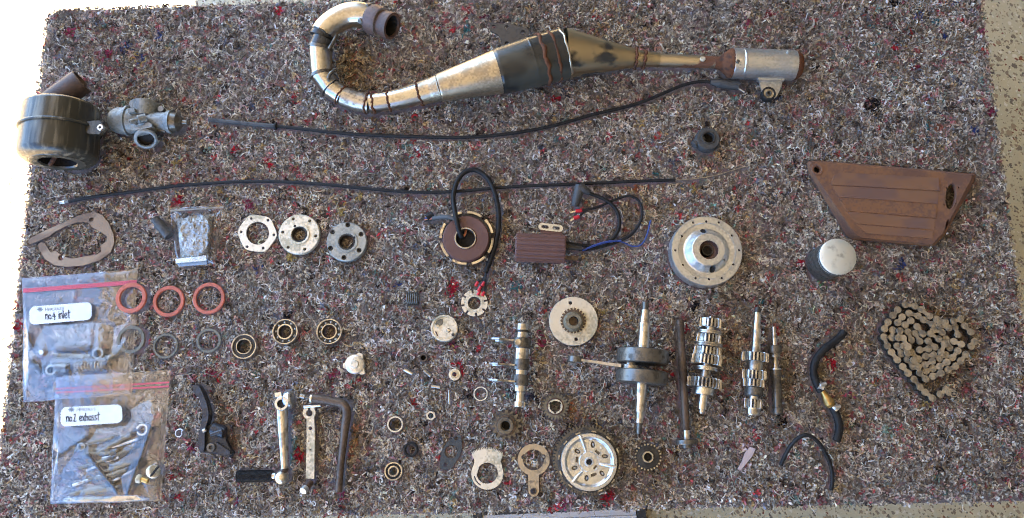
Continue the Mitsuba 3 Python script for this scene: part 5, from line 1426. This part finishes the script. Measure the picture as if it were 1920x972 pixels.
def raster(meshes, zmax):
    im = Image.new('1', (2700, 2000))
    dr_ = ImageDraw.Draw(im)
    for m in meshes:
        tri = np.asarray(m.vertices)[np.asarray(m.faces)]
        tri = tri[(tri[:, :, 2].max(1) < zmax) & (tri[:, :, 2].min(1) > -.001)]
        tri = tri[np.abs(np.cross(tri[:, 1, :2] - tri[:, 0, :2], tri[:, 2, :2] - tri[:, 0, :2])) > 1e-9]
        for q in ((tri[:, :, :2] - [GX0, GY0]) / GS_).round().astype(int):
            dr_.polygon([tuple(x) for x in q], fill=1)
    return np.asarray(im)


PRESS, UNDER = raster(FOOT, .013), raster(FILMS, .05)


def looked(mask, xy):
    ij = np.clip(((xy - [GX0, GY0]) / GS_).round().astype(int), 0, [2699, 1999])
    return mask[ij[..., 1], ij[..., 0]]


# oily brown stains around greasy parts, plus contact shade painted into the felt colour
STAINS_SHADE = [(665, 120, 60, .9), (225, 300, 55, .9), (300, 215, 50, .6), (948, 430, 45, .9), (1215, 400, 60, .7), (1190, 350, 50, .7), (660, 830, 40, .9), (585, 860, 40, .6), (610, 640, 45, .6), (1085, 785, 45, .9), (1160, 610, 60, .6), (1740, 620, 130, .7), (1600, 640, 60, .5), (1390, 640, 60, .6), (1240, 900, 60, .6), (790, 120, 60, .5), (840, 330, 50, .5), (1330, 300, 60, .5), (150, 450, 45, .5), (470, 470, 50, .4), (1560, 780, 60, .5)]
WB = np.array([1.07, 1.02, .87])
HUE = np.array([[1, .95, .93], [1, .91, .92], [1, .97, .95], [1, .93, .84], [1, .86, .89], [.96, .98, 1.04]])
NC = 46000
from scipy.spatial import cKDTree
CP = bil(rng.random(NC), rng.random(NC))
CT = cKDTree(CP)
CC = np.exp(rng.normal(-1.46, .60, NC))[:, None] * HUE[rng.integers(0, len(HUE), NC)]
kind_ = rng.random(NC)
zone = meshkit.fbm(np.column_stack([CP, CP[:, :1] * 0]) * 30, 2, 21)
for lo, hi, c_ in ((0, .046, (.26, .075, .10)), (.046, .053, (.36, .03, .045)), (.053, .058, (.34, .20, .2)), (.058, .075, (.30, .17, .17)), (.075, .10, (.12, .14, .22)), (.10, .125, (.36, .27, .15)), (.125, .135, (.10, .20, .21)), (.135, .19, (.030, .026, .028)), (.19, .235, (.27, .15, .18))):
    m_ = (kind_ + (.5 - zone) * .08 >= lo) & (kind_ + (.5 - zone) * .08 < hi)
    CC[m_] = np.array(c_) * rng.uniform(.5, 1.25, int(m_.sum()))[:, None]


def fibres(N, K, step, width, ridge, curl, zr, light):
    pos = bil(rng.random(N), rng.random(N))
    zb, d = felt_z(pos)
    keep = d > .0006
    pos, zb = pos[keep], zb[keep]
    N = len(pos)
    head = rng.uniform(0, 2 * np.pi, N)
    curv = rng.normal(0, curl, N)
    x = np.zeros((N, K + 1, 2))
    x[:, 0] = pos
    ln = step * rng.uniform(.6, 1.35, N)
    ts = []
    for k in range(K):
        dirn = np.stack([np.cos(head), np.sin(head)], 1)
        ts.append(dirn)
        x[:, k + 1] = x[:, k] + dirn * ln[:, None]
        curv = curv * .85 + rng.normal(0, curl * .55, N)
        head = head + curv
    ts.append(ts[-1])
    ok = ~looked(PRESS, x).any(1)
    pos, zb, x, ln, N = pos[ok], zb[ok], x[ok], ln[ok], int(ok.sum())
    ts = [d_[ok] for d_ in ts]
    tn = np.stack(ts, 1)
    nn = np.stack([-tn[..., 1], tn[..., 0]], -1)
    sarc = np.linspace(0, 1, K + 1)
    z0 = rng.uniform(zr[0], zr[1], N)
    z = zb[:, None] + z0[:, None] + rng.uniform(0, .0022, N)[:, None] * np.sin(np.pi * sarc) + .0009 * np.sin(sarc * 9 + rng.uniform(0, 6, N)[:, None])
    lid = looked(UNDER, x).any(1)
    z[lid] = np.minimum(z[lid], .0004)
    w = width * rng.uniform(.55, 1.3, N)[:, None] * (.45 + .55 * np.sin(np.pi * (sarc * .9 + .05)))
    roll = rng.normal(0, .45, N)[:, None]
    # colour: the fibres of one clump of rag share a colour
    near = CT.query(pos + rng.normal(0, .0007, pos.shape))[1]
    mixw = rng.uniform(.0, light[2], N)[:, None]
    own = np.exp(rng.normal(light[0], light[1], N))[:, None] * HUE[rng.integers(0, len(HUE), N)]
    col = CC[near] ** (1 - mixw) * own ** mixw * np.exp(rng.normal(0, .22, N))[:, None]
    pp = np.column_stack([pos, np.zeros(N)])
    warm = np.clip(meshkit.fbm(pp * 7, 3, 3)[:, None] * 1.6 - .5 + .25 * pos[:, :1], 0, 1)
    col = col * (WB * (1 - warm) + WB * [1.04, .97, .88] * warm) * (.62 + .50 * meshkit.fbm(pp * 40, 2, 11)[:, None] + .26 * meshkit.fbm(pp * 9, 3, 41)[:, None])
    for sx, sy, sr, st in STAINS_SHADE:
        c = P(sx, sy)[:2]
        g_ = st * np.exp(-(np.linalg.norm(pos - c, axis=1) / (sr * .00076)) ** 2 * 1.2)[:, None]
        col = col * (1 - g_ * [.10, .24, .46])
    col = np.clip(col, .008, .66)
    bx = np.array([P(b[0], b[1])[:2] for b in BLOT])
    br = np.array([b[2] for b in BLOT]) * .00076
    tree = cKDTree(pos)
    for i, b in enumerate(BLOT):
        near = np.array(tree.query_ball_point(bx[i], br[i] * 1.25), int)
        if len(near):
            near = near[(rng.random(len(near)) < .82) & (np.linalg.norm((pos[near] - bx[i]) * [1, 1 + .5 * math.sin(i)], axis=1) < br[i] * rng.uniform(.7, 1.25, len(near)))]
            col[near] = np.array(b[3]) * rng.uniform(.55, 1.35, len(near))[:, None]
    if ridge:
        off, dz = [-1, 0, 1], [0, 1, 0]
    else:
        off, dz = [-1, 1], None
    vs = []
    for j, o in enumerate(off):
        xy = x + nn * (w * o)[..., None]
        zz = z + (w * .9 * dz[j] if dz else w * o * roll)
        vs.append(np.concatenate([xy, zz[..., None]], -1))
    vs = np.stack(vs, 2)                                          # N, K+1, M, 3
    M = len(off)
    base = np.arange(N)[:, None, None] * ((K + 1) * M)
    k, j = np.meshgrid(np.arange(K), np.arange(M - 1), indexing='ij')
    a = (base + (k * M + j)[None]).reshape(-1)
    f = np.concatenate([np.stack([a, a + 1, a + M + 1], 1), np.stack([a, a + M + 1, a + M], 1)])
    return vs.reshape(-1, 3), f[:, ::-1], np.repeat(col, (K + 1) * M, 0)


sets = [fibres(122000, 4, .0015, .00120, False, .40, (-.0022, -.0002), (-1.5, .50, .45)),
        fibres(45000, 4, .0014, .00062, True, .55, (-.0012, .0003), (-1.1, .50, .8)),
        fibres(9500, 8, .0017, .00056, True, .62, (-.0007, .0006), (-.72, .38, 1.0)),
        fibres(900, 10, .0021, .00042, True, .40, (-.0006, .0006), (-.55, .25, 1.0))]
at, vs, fs, cs = 0, [], [], []
for a_, b_, c_ in sets:
    vs.append(a_), fs.append(b_ + at), cs.append(c_)
    at += len(a_)
k = fresh(blanket + '__fibre')
scene[k] = mikit.ply(trimesh.Trimesh(np.vstack(vs), np.vstack(fs), process=False), 'fibre', smooth=False, color=np.vstack(cs))
labels[k] = {'kind': 'stuff', 'label': 'short curly fibres of many colours on the felt'}
